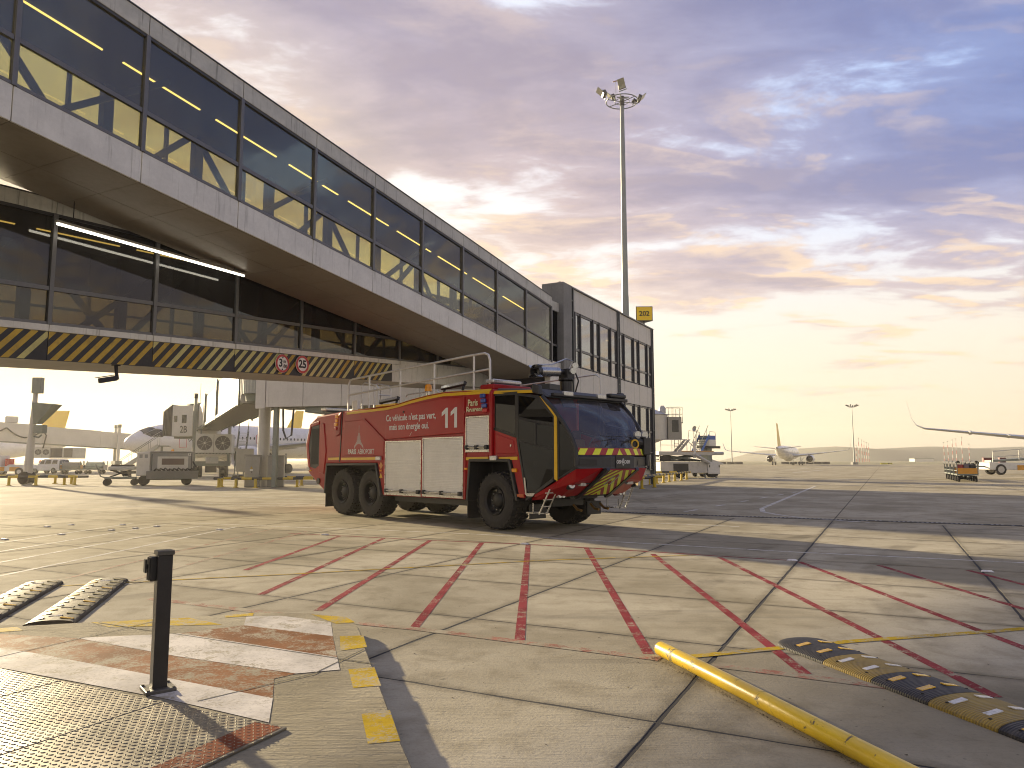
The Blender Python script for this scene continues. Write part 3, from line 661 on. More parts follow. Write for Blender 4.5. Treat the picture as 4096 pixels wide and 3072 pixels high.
# ---------------------------------------------------------------- pier building 202
bld = thing('pier_building', 'grey panelled two storey pier building with tall windows behind the fire truck', 'building', LC, FR)
stl = pm('grey blue steel pilaster', (.115, .125, .125), .45, .4, var=.15, streak=.3); ccl = pm('grey concrete column', (.20, .20, .19), .8, var=.18, scale=.9, streak=.4, bump=.2, bscale=30)
bpn = pm('pale building panel', (.50, .485, .45), .5, .05, var=.08, scale=.7, streak=.22, dcol=(.16, .155, .13)); bgl = glass('building glass', (.40, .40, .38), .30, 0., .55, .30, (.22, .22, .21))
HB = 10.53; DB = 9.0
MB().bb((-.37, .25, 0), (13.85, .30, 1.2)).build('plinth_wall', bpn, bld)
core = MB(); core.bb((.1, 4.2, .0), (13.7, DB, 10.3)); core.build('core_wall', pm('building interior wall', (.16, .15, .13), .8), bld)
MB().bb((-.3, .3, 10.32), (13.85, DB, 10.45)).build('roof', aluS, bld); MB().bb((.0, .35, 5.6), (13.7, 4.19, 5.9)).build('floor_slab', inf, bld); MB().bb((.0, .35, 9.2), (13.7, 4.19, 9.30)).build('ceiling', pm('office ceiling', (.30, .28, .25), .8), bld)
MB().bb((13.70, .31, 0), (13.84, DB, 10.31)).build('end_wall', bpn, bld); MB().bb((-1.3, 1.2, 0), (-.05, DB, 10.31)).build('end_wall', aluT, bld)
MB().bb((-1.42, -.06, 0), (-.40, 1.15, HB + .02)).build('concrete_column', ccl, bld, bevel=.02)
for x in (-.37, 6.72, 13.5):
    pc = MB().bb((x, -.02, 0), (x + .07, .25, HB)).bb((x + .30, -.02, 0), (x + .37, .25, HB)).bb((x + .07, .12, 0), (x + .30, .16, HB)).build('pilaster', stl, bld)
    for z in (1.2, 3.6, 6.1, 6.5, 8.9, 9.8): MB().bb((x + .071, .0, z), (x + .299, .119, z + .05)).build('bracket', stl, pc)
bays = [[.03, .24, .98, 2.79, 3.76, 5.56, 6.70], [7.11, 7.94, 9.75, 10.82, 12.57, 13.48]]
rows = [('panel', 9.32, HB - .06), ('win', 6.47, 9.28, 7.35), ('panel', 5.12, 6.43), ('win', .95, 5.08, 3.47)]
for bay in bays:
    for a, b in zip(bay[:-1], bay[1:]):
        for r in rows:
            if r[0] == 'panel': MB().bb((a + .012, .05, r[1]), (b - .012, .12, r[2])).build('panel', bpn, bld, bevel=.006, seg=1)
            else:
                if b - a < .3: continue
                MB().bb((a + .05, .10, r[1] + .05), (b - .05, .115, r[3] - .06)).build('pane', bgl, bld)
                MB().bb((a + .05, .10, r[3] + .06), (b - .05, .115, r[2] - .08)).build('pane', bgl, bld)
                if r[1] < 2: MB().bb((a + .06, .05, 2.07), (b - .06, .13, 2.17)).build('transom', frg, bld)
                MB().bb((a + .06, .05, r[3] - .06), (b - .06, .13, r[3] + .06)).build('transom', frg, bld)
                MB().bb((a + .06, .05, r[2] - .08), (b - .06, .13, r[2])).build('head_rail', frg, bld); MB().bb((a + .06, .05, r[1]), (b - .06, .13, r[1] + .05)).build('sill_rail', frg, bld)
    for x in bay:
        for z0, z1 in ((6.44, 9.31), (.95, 5.11)): MB().bb((x - .05, .0, z0), (x + .05, .14, z1)).build('mullion_fin', frm, bld)
MB().bb((-.38, -.04, HB - .05), (13.88, .32, HB + .02)).build('parapet_cap', frg, bld)
for x, y in ((1.6, 1.2), (2.2, 2.2), (3.3, 1.0), (4.2, 2.6), (9.0, 1.5)): MB().cyl((x, y, 9.15), (x, y, 9.19), .14, n=14).build('ceiling_lamp', emis('office downlight', (1., .72, .3), 2.2), bld)
for i, (x, y, s) in enumerate(((-1.0, .3, .10),)): MB().bb((x, y, HB + .02), (x + s, y + s, HB + .16)).build('vent_pipe', ccl, bld)
# stand number sign on the roof edge
sy = pm('sign yellow face', (.85, .58, .015), .4, var=.06)
sgn = thing('stand_sign', 'yellow box sign reading 202 on a post above the roof corner', 'sign', LW(12.95, .35, HB), FR)
MB().cyl((0, 0, 0), (0, 0, .42), .07, n=12).build('post', ccl, sgn)
w = .56
sg_rz = R(-64)
box_ = MB().loft([[(-w, -.30, .40), (w, -.30, .40), (0, .62, .40)], [(-w, -.30, 1.40), (w, -.30, 1.40), (0, .62, 1.40)]]).build('case', frm, sgn); box_.rotation_euler = (0, 0, sg_rz)
fc = MB().bb((-w + .05, -.312, .45), (w - .05, -.301, 1.35)).build('face', sy, sgn); fc.rotation_euler = (0, 0, sg_rz)
tx = text('202', .46, stx, fc, (0, -.315, .90), off=.01)
# light mast
ms = pm('galvanised mast', (.20, .22, .22), .45, .6, var=.12, scale=1); msd = pm('lamp body dark', (.035, .035, .035), .5); fl = pm('flood lamp glass', (.26, .26, .22), .25, var=.1)
def mast(label, x, y, H, det=True, grp=None):
    th = thing('light_mast', label, 'light mast', (x, y, 0), 0, grp)
    MB().cyl((0, 0, 0), (0, 0, H * .47), .40 * H / 32, .29 * H / 32, 14).build('shaft', ms, th, smooth=True); MB().cyl((0, 0, H * .46), (0, 0, H), .275 * H / 32, .16 * H / 32, 14).build('upper_shaft', ms, th, smooth=True)
    r = 1.38
    if det:
        MB().tube([(r * math.cos(R(a)), r * math.sin(R(a)), H - .1) for a in range(0, 361, 12)], .045, 6).build('outer_ring', ms, th); MB().tube([(.62 * math.cos(R(a)), .62 * math.sin(R(a)), H - .1) for a in range(0, 361, 20)], .03, 6).build('inner_ring', ms, th)
        for a in range(15, 360, 60): MB().tube([(.15 * math.cos(R(a)), .15 * math.sin(R(a)), H - .12), (r * math.cos(R(a)), r * math.sin(R(a)), H - .1)], .035, 6).build('spoke', ms, th)
        MB().cyl((0, 0, H - .5), (0, 0, H + .35), .20, n=14).build('head_frame', msd, th); MB().tube([(-.45, 0, H + .3), (.6, 0, H + .3)], .05, 6).build('crossbar', ms, th)
        for i, (a, up, out, s) in enumerate([(-170, .45, 1.62, 1.), (165, .40, .75, .8), (-98, 1.15, .25, 1.), (12, .35, 1.6, 1.), (30, .3, 1.35, .6)]):
            ca, sa = math.cos(R(a)), math.sin(R(a)); lm = MB().box((0, 0, 0), (.62 * s, .30, .42 * s)).build('flood_lamp', msd, th, bevel=.03); lm.location = (ca * out, sa * out, H + up); lm.rotation_euler = (R(20), R(0), R(a + 90)); lm.rotation_euler[1] = R(-18 if ca < 0 else 18)
            vz = MB().box((0, -.28, .34), (.60 * s, .06, .62 * s), 0, 0, R(25)).build('visor', fl, lm); MB().box((0, -.165, 0), (.5 * s, .02, .34 * s)).build('lens', fl, lm); MB().box((0, 0, -.32), (.7 * s, .05, .08)).build('yoke', ms, lm)
        MB().cyl((-.52, 0, H + .3), (-.52, 0, H + 1.75), .022, n=6).build('lightning_rod', ms, th); MB().tube([(-.78, 0, H + 1.70), (-.52, 0, H + 1.78), (-.26, 0, H + 1.84)], .045, 6).build('obstacle_light', pm('dull orange lamp', (.30, .15, .06), .4), th)
    else:
        MB().lathe([(1.0, 0), (1.1, .1), (1.0, .2)], (0, 0, H - .3), (0, 0, 1), 14, False).build('ring', ms, th)
        for a in (-175, -120, -60, -5, 60, 120): MB().box((math.cos(R(a)) * 1.7, math.sin(R(a)) * 1.2, H + .25), (1.1, .25, .45), R(a), R(-20)).build('flood_lamp', msd, th)
        MB().box((0, 0, .4), (1.8, 1.8, .8)).build('base_block', ccl, th)
    return th
mast('tall grey floodlight mast rising behind the pier building', 9.62, 61.5, 32.9)
mast('far floodlight mast left of the distant airliner', 88.0, 296.0, 21.5, False, 'distant masts'); mast('far floodlight mast right of the distant airliner', 117.5, 254.0, 20.0, False, 'distant masts')
# ================================================================ fire truck (x forward, y left, z up; right side at y=-1.52)
TY = math.atan2(-.7193, .6947)
trk = thing('fire_truck', 'red six wheeled airport fire truck with white roller shutters and dark glass cab', 'fire truck', (.647, 18.467, 0), TY)
def carpaint(name, col, rough=.22):
    t = NT(name); p = t.obj(); a = t.noise(p, .7, 5); d = t.noise(p, 3.1, 7, .65); sp_ = t.n('ShaderNodeSeparateXYZ'); t.l(p, sp_.inputs[0])
    c = t.mix(t.map(a, .3, .7), col, tuple(x * .82 for x in col))
    low = t.math('MULTIPLY', t.map(sp_.outputs[2], 1.7, .5), t.map(d, .35, .7)); c = t.mix(t.math('MULTIPLY', low, .22), c, (.14, .09, .06))
    c = t.mix(t.math('MULTIPLY', t.map(d, .55, .75), .05), c, (.2, .15, .12))
    st = t.noise(t.scaled(p, 6, 6, .5), 1.5, 5, .65); c = t.mix(t.math('MULTIPLY', t.map(st, .56, .76), .16), c, (.17, .12, .085))
    t.bsdf(c, t.math('ADD', rough, t.math('MULTIPLY', d, .18)), 0., .22, .12, t.bump(t.noise(p, 1.1, 2), .04, .03)); return t.m
red = carpaint('fire engine red', (.35, .006, .009)); rdk = carpaint('deep red panel', (.28, .005, .008)); tyl = pm('reflective yellow', (.66, .40, .012), .35, var=.08)
tbk = pm('truck black trim', (.016, .016, .017), .45, var=.25, scale=3, dirt=.15); tgr = pm('charcoal plastic', (.042, .043, .045), .5, var=.15, scale=3, bump=.06, bscale=200)
shm = pm('white roller shutter', (.66, .65, .61), .38, .15, var=.07, scale=1.3, dirt=.12, dcol=(.28, .25, .2)); chm = pm('brushed aluminium', (.46, .45, .43), .28, .9, var=.15, scale=5); ral = pm('galvanised rail', (.58, .57, .54), .4, .35, var=.15, scale=6)
rub = pm('tyre rubber', (.022, .020, .018), .78, var=.3, scale=4, dirt=.5, dcol=(.055, .045, .033), bump=.1, bscale=90); rim = pm('black wheel rim', (.012, .012, .013), .35, .3, var=.3)
wtx = pm('white lettering', (.66, .65, .62), .5, var=.04); ltx = pm('cream lettering', (.62, .60, .36), .5, var=.04); lym = pm('lime chevron', (.72, .78, .04), .4, var=.08); cred = pm('chevron red', (.32, .02, .03), .4, var=.1)
sgl = glass('dark side glass', (.12, .12, .12), .03, 0., .22, .30, (.010, .010, .012)); wsg = glass('windscreen glass', (.84, .82, .78), .06, .01, .45, .10, (.42, .39, .37))
clr = pm('clear lamp lens', (.50, .50, .48), .12, .3, var=.25, scale=25); amb = pm('amber lens', (.75, .30, .01), .18, var=.2, scale=20); blu = pm('blue lens', (.02, .06, .28), .15, var=.25, scale=20); rdl = pm('red lens', (.40, .01, .015), .18, var=.2)
SD = lambda u, v, w: (u, w, v)
body = [(-7.62, .63), (-8.62, 1.16), (-8.78, 1.28), (-8.97, 2.14), (-8.72, 2.83), (-8.3, 3.02), (-6.7, 3.10), (-4.42, 3.14), (-3.9, 3.18), (-3.3, 3.26), (-2.6, 3.33), (-1.9, 3.37), (.02, 3.31), (.02, 1.64), (-.82, 1.64), (-.90, .67), (-4.56, .65), (-4.84, 1.53), (-7.55, 1.51)]
MB().prism(body, SD, -1.52, 1.52).build('body_shell', red, trk, bevel=.055, seg=3)
for o in [q for q in trk.children if q.name.startswith('body_shell')]:
    o.data.polygons.foreach_set('use_smooth', [False] * len(o.data.polygons))
MB().bb((-8.2, -.55, .55), (1.0, .55, .95)).bb((-7.5, -.80, .95), (-4.9, .80, 1.49)).bb((-.8, -.8, .9), (.75, .8, 1.62)).bb((-4.4, -1.2, .50), (-1.1, 1.2, .64)).build('chassis', tbk, trk)
for x in (-6.78, -5.27, 0.): MB().cyl((x, -1.1, .69), (x, 1.1, .69), .12, n=12).box((x, 0, .69), (.45, .5, .42)).build('axle', tbk, trk)
# wheels
def wheel(x, s, steer=0.):
    W = thing('wheel', None, None); W.parent = trk; W.location = (x, s * 1.17, .69); W.rotation_euler = (0, 0, steer)
    Rt = .69; h = .28
    prof = [(.34, -h + .02), (.40, -h - .005), (.50, -h - .015), (.60, -h), (.655, -h + .035), (.668, -h + .08), (.668, h - .08), (.655, h - .035), (.60, h), (.50, h + .015), (.40, h + .005), (.34, h - .02)]
    mb = MB().lathe(prof, (0, 0, 0), (0, 1, 0), 56, False)
    n = 30
    for k in range(n):
        for sd in (-1, 1):
            for row, (y0, y1, da, ln) in enumerate(((.155, .285, 0., .098), (.015, .145, .5, .105))):
                a = 2 * math.pi * (k + da + (.25 if sd < 0 else 0)) / n; da2 = ln / Rt / 2 * .86; sh = .06 * (1 if row == 0 else -.7)
                pts = []
                for rr in (.655, Rt + .004 if row else Rt):
                    for (q, yy) in ((-1, y0), (1, y0), (1, y1), (-1, y1)):
                        aa = a + q * da2 + sh * (yy - .15) * 3 * sd; rq = rr - (.03 if (row == 0 and yy == y1) else 0)
                        pts.append((math.cos(aa) * rq, sd * yy, math.sin(aa) * rq))
                mb.add(pts, [(0, 3, 2, 1), (4, 5, 6, 7), (0, 1, 5, 4), (1, 2, 6, 5), (2, 3, 7, 6), (3, 0, 4, 7)])
    mb.build('tyre', rub, W, smooth=False)
    f = -h * s * -1
    yo = s * h
    MB().lathe([(.345, yo * .92), (.33, yo * 1.04), (.30, yo * .98), (.28, yo * .55), (.20, yo * .42), (.19, yo * .62), (.14, yo * .78), (.0, yo * .80)] if s > 0 else [(.345, yo * .92), (.33, yo * 1.04), (.30, yo * .98), (.28, yo * .55), (.20, yo * .42), (.19, yo * .62), (.14, yo * .78), (.0, yo * .80)], (0, 0, 0), (0, 1, 0), 32, False).build('rim', rim, W, smooth=True)
    mb = MB()
    for k in range(10):
        a = 2 * math.pi * k / 10; mb.cyl((math.cos(a) * .235, yo * .48, math.sin(a) * .235), (math.cos(a) * .235, yo * .60, math.sin(a) * .235), .018, n=6)
    mb.build('wheel_nuts', chm, W)
    for k in range(8):
        a = 2 * math.pi * k / 8 + .2
    return W
for x in (-6.78, -5.27, 0.):
    for s in (-1, 1): wheel(x, s, R(0) if x < -1 else R(-3))
# wheel arches
def flare(pts, nm='wheel_arch', w=.07):
    rs = []
    for (u, v) in pts: rs.append((u, v))
    mb = MB()
    for s in (-1, 1):
        pass
    for s in (-1, 1):
        mb = MB()
        for (a, b) in zip(pts[:-1], pts[1:]):
            d = Vector((b[0] - a[0], b[1] - a[1])).normalized(); n = Vector((-d.y, d.x)) * w
            q = [(a[0], a[1]), (b[0], b[1]), (b[0] - n.x, b[1] - n.y), (a[0] - n.x, a[1] - n.y)]
            mb.prism(q, SD, s * 1.30, s * 1.575)
        mb.build(nm, tbk, trk, bevel=.012, seg=1)
flare([(-7.66, .62), (-7.57, 1.53), (-4.83, 1.555), (-4.55, .64)]); flare([(-.93, .66), (-.83, 1.66), (.60, 1.66), (.86, .74)])
for x, z0, z1, y in ((-.98, .22, .70, 1.2), (-7.72, .2, .66, 1.2), (.95, .30, .62, 1.0)):
    for s in (-1, 1): MB().box((x, s * y, (z0 + z1) / 2), (.03, .52, z1 - z0)).build('mud_flap', tbk, trk)
for pts in ([(-7.64, .64), (-7.54, 1.500), (-4.85, 1.52), (-4.58, .66)], [(-.89, .68), (-.81, 1.63), (.58, 1.63), (.80, .80)]):
    mb = MB()
    for (a, b) in zip(pts[:-1], pts[1:]):
        d = Vector((b[0] - a[0], b[1] - a[1])).normalized(); n = Vector((-d.y, d.x)) * .03
        mb.prism([a, b, (b[0] - n.x, b[1] - n.y), (a[0] - n.x, a[1] - n.y)], SD, -1.5, 1.5)
    mb.build('arch_liner', tbk, trk)
def plate(pts, y0, y1, mat, nm, bevel=.012, both=True, par=None):
    for s in ((-1, 1) if both else (-1,)): o = MB().prism(pts, SD, s * y0, s * y1).build(nm, mat, par or trk, bevel=bevel, seg=2)
    return o
# right and left side panels
plate([(-4.40, 2.20), (-4.40, 3.02), (-3.3, 3.12), (-1.9, 3.21), (-1.02, 3.20), (-1.02, 2.30)], 1.50, 1.552, red, 'upper_side_panel', .015)
plate([(-4.44, 2.11), (-4.40, 2.19), (-1.02, 2.29), (-1.02, 2.21)], 1.50, 1.545, rdk, 'panel_lip', .008)
plate([(-6.62, 1.76), (-6.62, 2.78), (-5.55, 2.80), (-4.50, 2.16), (-4.50, 1.76)], 1.50, 1.535, red, 'rear_side_panel', .012)
plate([(-5.60, 2.83), (-5.50, 2.83), (-4.44, 2.19), (-4.44, 2.12)], 1.50, 1.548, rdk, 'diagonal_rib', .006)
plate([(-6.86, 1.58), (-6.76, 3.08), (-6.72, 3.08), (-6.82, 1.58)], 1.50, 1.534, tbk, 'panel_gap', 0)
plate([(-7.05, 2.35), (-6.98, 2.95), (-6.79, 3.07), (-6.83, 2.40)], 1.50, 1.56, rdk, 'corner_rib', .01)
plate([(-.07, .9), (-.07, 3.28), (.03, 3.28), (.03, .95)][:0] or [(-.075, 1.7), (-.075, 3.26), (.02, 3.24), (.02, 1.7)], 1.50, 1.585, red, 'cab_pillar', .02)
plate([(-8.62, 1.42), (-8.74, 2.1), (-8.60, 2.68), (-8.10, 2.74), (-8.08, 1.46), (-8.3, 1.36)], 1.49, 1.526, tbk, 'rear_grille', .004)
for k in range(9): plate([(-8.55 + .06 * k * .8, 1.50), (-8.55 + .06 * k * .8, 2.62), (-8.53 + .06 * k * .8, 2.62), (-8.53 + .06 * k * .8, 1.50)], 1.52, 1.536, tgr, 'grille_slat', 0, False)
plate([(-8.05, 1.25), (-8.0, 2.76), (-7.80, 2.78), (-7.62, 1.9), (-7.75, 1.2)], 1.50, 1.55, red, 'grille_surround', .02)
plate([(-8.70, 1.34), (-8.88, 2.12), (-8.66, 2.78), (-8.1, 2.86), (-8.1, 2.75), (-8.58, 2.68), (-8.73, 2.1), (-8.60, 1.44)], 1.50, 1.545, red, 'grille_rim', .012)
mb_z = [(1.625, 1.70)]
for a, b in ((-7.50, -6.85), (-6.74, -4.92), (-.97, -.16), (.22, .83)):
    plate([(a, 1.63), (a, 1.70), (b, 1.71), (b, 1.64)], 1.50, 1.537, tyl, 'yellow_stripe', 0)
    plate([(a, 1.715), (a, 1.745), (b, 1.755), (b, 1.725)], 1.50, 1.535, rdk, 'trim_line', 0)
roofl = [(-6.5, 3.10), (-4.42, 3.14), (-3.9, 3.18), (-3.3, 3.26), (-2.6, 3.33), (-1.9, 3.37), (-.1, 3.325)]
for s in (-1, 1):
    mb = MB()
    for (x0, z0), (x1, z1) in zip(roofl[:-1], roofl[1:]): mb.add([(x0, s * 1.527, z0 - .115), (x1, s * 1.527, z1 - .115), (x1, s * 1.522, z1 - .045), (x0, s * 1.522, z0 - .045), (x1, s * 1.475, z1 + .005), (x0, s * 1.475, z0 + .005)], [(0, 1, 2, 3), (3, 2, 4, 5)])
    mb.build('yellow_roof_stripe', tyl, trk)
MB().bb((-8.2, -1.3, 3.06), (-6.6, 1.3, 3.12)).bb((-6.4, -1.2, 3.12), (-4.6, 1.2, 3.17)).build('roof_deck', tgr, trk)
# roller shutters
def shutter(x0, x1, z0, z1, n):
    for s in (-1, 1):
        sh = MB(); dz = (z1 - z0) / n
        prof = []
        for k in range(n): prof += [(1.539, z0 + k * dz + .002), (1.545, z0 + k * dz + .006), (1.545, z0 + (k + 1) * dz - .006), (1.539, z0 + (k + 1) * dz - .002)]
        sh.loft([[(x, s * y, z) for y, z in [(1.50, z0)] + prof + [(1.50, z1)]] for x in (x0, x1)])
        o = sh.build('roller_shutter', shm, trk)
        for a, b, c, d in ((x0 - .03, x0, z0 - .02, z1 + .03), (x1, x1 + .03, z0 - .02, z1 + .03), (x0, x1, z1, z1 + .03)): MB().bb((a, s * 1.50, c), (b, s * 1.56, d)).build('frame', chm, o)
        MB().cyl((x0 + .02, s * 1.585, z0 + .10), (x1 - .02, s * 1.585, z0 + .10), .022, n=10).build('lift_bar', chm, o, smooth=True)
        for f in (.04, .5, .96): x = x0 + (x1 - x0) * f; MB().bb((x - .045, s * 1.53, z0 + .05), (x + .045, s * 1.62, z0 + .15)).build('bar_bracket', tbk, o, bevel=.01, seg=1)
        MB().bb((x0, s * 1.52, z0 - .015), (x1, s * 1.565, z0 + .04)).build('bottom_rail', chm, o)
shutter(-4.37, -2.78, .70, 2.12, 34); shutter(-2.66, -1.08, .71, 2.18, 35); shutter(-.93, -.14, 1.84, 2.66, 20)
plate([(-2.755, .68), (-2.755, 2.20), (-2.685, 2.20), (-2.685, .68)], 1.50, 1.548, red, 'shutter_post', .005)
plate([(-1.045, .68), (-1.045, 2.28), (-.965, 2.70), (-.965, .68)], 1.50, 1.55, red, 'shutter_post', .005)
plate([(-1.0, 2.71), (-1.0, 2.80), (-.11, 2.82), (-.11, 2.73)], 1.50, 1.55, red, 'shutter_head', .008)
# lettering
text('Ce véhicule n\'est pas vert,', .245, wtx, trk, (-3.26, -1.556, 2.78), off=.004, sx=.86); text('mais son énergie oui.', .245, wtx, trk, (-3.33, -1.556, 2.53), off=.004, sx=.86)

for x in (-1.78, -1.42): MB().poly([(x + .02, -1.556, 2.44), (x + .13, -1.556, 2.44), (x + .13, -1.556, 2.95), (x + .05, -1.556, 2.95), (x - .12, -1.556, 2.84), (x - .12, -1.556, 2.74), (x + .02, -1.556, 2.81)]).build('numeral', wtx, trk)
text('Paris', .23, ltx, trk, (-.72, -1.537, 3.02), off=.004, sx=.85); text('Le Bourget', .23, ltx, trk, (-.78, -1.537, 2.845), off=.004, sx=.80)
text('PARIS', .20, wtx, trk, (-6.36, -1.54, 1.87), off=.006, ax='LEFT', sx=.9); text('AÉROPORT', .20, wtx, trk, (-5.83, -1.54, 1.87), off=.001, ax='LEFT', sx=.84)
lg = thing('tower_emblem', None, None); lg.parent = trk; lg.location = (-5.78, -1.539, 0)
for k in range(-7, 8):
    a = abs(k); top = (2.64, 2.42, 2.34, 2.22, 2.16, 2.12, 2.09, 2.06)[a]; lo = 2.10 - .0028 * a * a
    xk = k * .034; MB().poly([(xk - .0095, 0, lo), (xk + .0095, 0, lo), (xk * .93 + .007, 0, top), (xk * .93 - .007, 0, top)]).build('ray', wtx, lg)
MB().poly([(-3.27, -1.556, 2.27), (-3.255, -1.556, 2.27), (-3.17, -1.556, 2.38), (-3.185, -1.556, 2.38)]).build('accent_mark', wtx, trk)
for s in (-1, 1):
    for i, m in enumerate((amb, amb, amb, rdl)): MB().box((-6.97 - .02 * i, s * 1.57, 2.94 - .12 * i), (.13, .06, .095)).build('corner_lamp', m, trk, bevel=.02)
    for i, m in enumerate((blu, blu, blu, rdl)): MB().box((-.33 + .03 * i, s * 1.565, 3.17 - .12 * i), (.17, .06, .10)).build('warning_lamp', m, trk, bevel=.02)
    for x in (-4.72, .06): MB().box((x, s * 1.56, 1.68), (.22, .07, .11)).build('scene_lamp', clr, trk, bevel=.015)
    MB().box((-8.74, s * 1.50, 1.36), (.18, .10, .12)).build('tail_lamp', clr, trk, bevel=.015)
    for x, z in ((-4.62, 1.34), (-.95, 1.42), (-8.55, 1.30)): MB().box((x, s * 1.545, z), (.10, .03, .05)).build('side_marker', amb, trk, bevel=.01)
    MB().box((.74, s * 1.535, 1.40), (.15, .06, .085)).build('turn_lamp', amb, trk, bevel=.012); MB().box((.93, s * 1.545, .84), (.22, .012, .06)).build('reflector', pm('orange reflector', (.45, .10, .02), .4), trk)
MB().poly([(-4.72, -1.540, 1.46), (-4.62, -1.540, 1.36), (-4.52, -1.540, 1.46), (-4.62, -1.540, 1.57)]).build('hazard_label', amb, trk) if False else None
MB().prism([(-4.73, 1.48), (-4.635, 1.38), (-4.54, 1.48), (-4.635, 1.58)], SD, -1.525, -1.53).build('hazard_label', pm('hazard orange', (.62, .27, .06), .5), trk); MB().prism([(-4.71, 1.14), (-4.55, 1.14), (-4.63, 1.28)], SD, -1.525, -1.53).build('hazard_label', tyl, trk)
MB().cyl((-8.05, -1.50, .98), (-8.05, -1.56, .98), .09, n=18).build('socket_cover', tbk, trk)
# cab ------------------------------------------------------------
def ys(x): return 1.52 if x < 1.1 else 1.52 - (x - 1.1) * .20
def cpl(pts, mat, nm, th=.03, out=0., bevel=0., par=None):
    for s in (-1, 1):
        o = MB().loft([[(u, s * (ys(u) + out - th), v) for u, v in pts], [(u, s * (ys(u) + out), v) for u, v in pts]]).build(nm, mat, par or trk, bevel=bevel, seg=1)
    return o
cpl([(.02, 2.36), (.78, 2.15), (.86, 1.74), (.93, 1.45), (1.06, .90), (1.04, .78), (.88, .78), (.62, 1.66), (.02, 1.66)], red, 'cab_lower_panel', .05, 0, .01)
cpl([(.12, 2.24), (.70, 2.08), (.76, 1.78), (.12, 1.78)], red, 'locker_door', .03, .012, .008); cpl([(.60, 1.99), (.64, 1.99), (.64, 1.94), (.60, 1.94)], chm, 'locker_lock', .01, .025)
cpl([(.05, 3.14), (.74, 3.13), (.74, 2.20), (.05, 2.39)], sgl, 'rear_side_window', .012, -.005)
cpl([(.02, 3.21), (.80, 3.20), (.80, 3.13), (.02, 3.14)], tbk, 'window_frame', .05, .002); cpl([(.745, 3.13), (.82, 3.13), (.82, 2.14), (.745, 2.16)], tbk, 'window_frame', .05, .004)
cpl([(.02, 2.40), (.76, 2.20), (.76, 2.14), (.02, 2.34)], tbk, 'window_frame', .05, .004)
dr = thing('cab_door', None, None); dr.parent = trk
cpl([(.84, 3.10), (1.36, 3.03), (1.80, 2.60), (1.80, 2.06), (.84, 2.58)][:0] or [(.86, 3.10), (1.36, 3.02), (1.80, 2.58), (1.80, 2.40), (.86, 2.62)], sgl, 'upper_pane', .012, -.004, par=dr)
cpl([(.86, 2.56), (1.34, 2.46), (1.34, 1.98), (.86, 2.10)], sgl, 'sliding_pane', .012, .006, par=dr); cpl([(1.38, 2.45), (1.80, 2.36), (1.80, 1.88), (1.38, 1.97)], sgl, 'sliding_pane', .012, -.004, par=dr)
cpl([(.86, 2.06), (1.80, 1.84), (1.80, 1.26), (1.42, .98), (1.10, .98), (.90, 1.74)], sgl, 'lower_pane', .012, -.004, par=dr)
for P in ([(.80, 3.16), (1.42, 3.08), (1.36, 3.02), (.86, 3.10)], [(1.80, 2.60), (1.87, 2.62), (1.87, 1.22), (1.80, 1.26)], [(.80, 2.10), (.86, 2.06), (1.10, .98), (1.06, .92)], [(1.06, .92), (1.10, .98), (1.42, .98), (1.44, .92)], [(1.42, .98), (1.80, 1.26), (1.87, 1.22), (1.44, .92)], [(.80, 3.13), (.86, 3.10), (.86, 2.06), (.80, 2.10)],
          [(.86, 2.62), (1.80, 2.40), (1.80, 2.36), (.86, 2.56)], [(.86, 2.10), (1.80, 1.88), (1.80, 1.84), (.86, 2.06)], [(1.34, 2.46), (1.38, 2.45), (1.38, 1.97), (1.34, 1.98)], [(1.36, 3.02), (1.42, 3.08), (1.87, 2.62), (1.80, 2.58)]): cpl(P, tbk, 'door_frame', .045, .010, par=dr)
cpl([(1.47, 3.06), (1.53, 3.02), (1.91, 2.62), (1.91, 1.18), (1.84, 1.22), (1.84, 2.60)], tyl, 'yellow_pillar', .03, .025)
cpl([(1.95, 2.50), (2.18, 2.20), (2.34, 1.94), (2.38, 1.52), (2.30, 1.46), (1.95, 1.26)], sgl, 'quarter_window', .012, -.004)
for P in ([(1.90, 2.60), (1.95, 2.50), (1.95, 1.26), (1.90, 1.20)], [(1.90, 1.20), (1.95, 1.26), (2.32, 1.48), (2.40, 1.46)]): cpl(P, tbk, 'window_frame', .05, .008)
cpl([(1.04, 1.24), (1.08, 1.24), (1.13, .86), (1.09, .86)], chm, 'door_guard', .01, .02); cpl([(1.10, .90), (1.34, .90), (1.28, .83), (1.12, .83)], chm, 'door_guard', .01, .02)
MB().loft([[(.0, -1.44, 3.24), (.0, 1.44, 3.24), (.0, 1.36, 3.34), (.0, -1.36, 3.34)], [(1.35, -1.43, 3.16), (1.35, 1.43, 3.16), (1.35, 1.34, 3.24), (1.35, -1.34, 3.24)], [(1.62, -1.36, 3.03), (1.62, 1.36, 3.03), (1.60, 1.3, 3.08), (1.60, -1.3, 3.08)]]).build('cab_roof', tgr, trk, bevel=.01)
for s in (-1, 1):
    MB().add([(.02, s * 1.535, 3.19), (1.34, s * 1.49, 3.14), (1.34, s * 1.47, 3.21), (.02, s * 1.50, 3.27)], [(0, 1, 2, 3)]).build('yellow_roof_stripe', tyl, trk)
    MB().tube([(1.50, s * 1.42, 3.05), (1.80, s * 1.38, 2.78), (2.08, s * 1.34, 2.44), (2.28, s * 1.29, 2.10), (2.36, s * 1.27, 1.88), (2.37, s * 1.27, 1.5)], .05, 8).build('windscreen_pillar', tbk, trk, smooth=True)
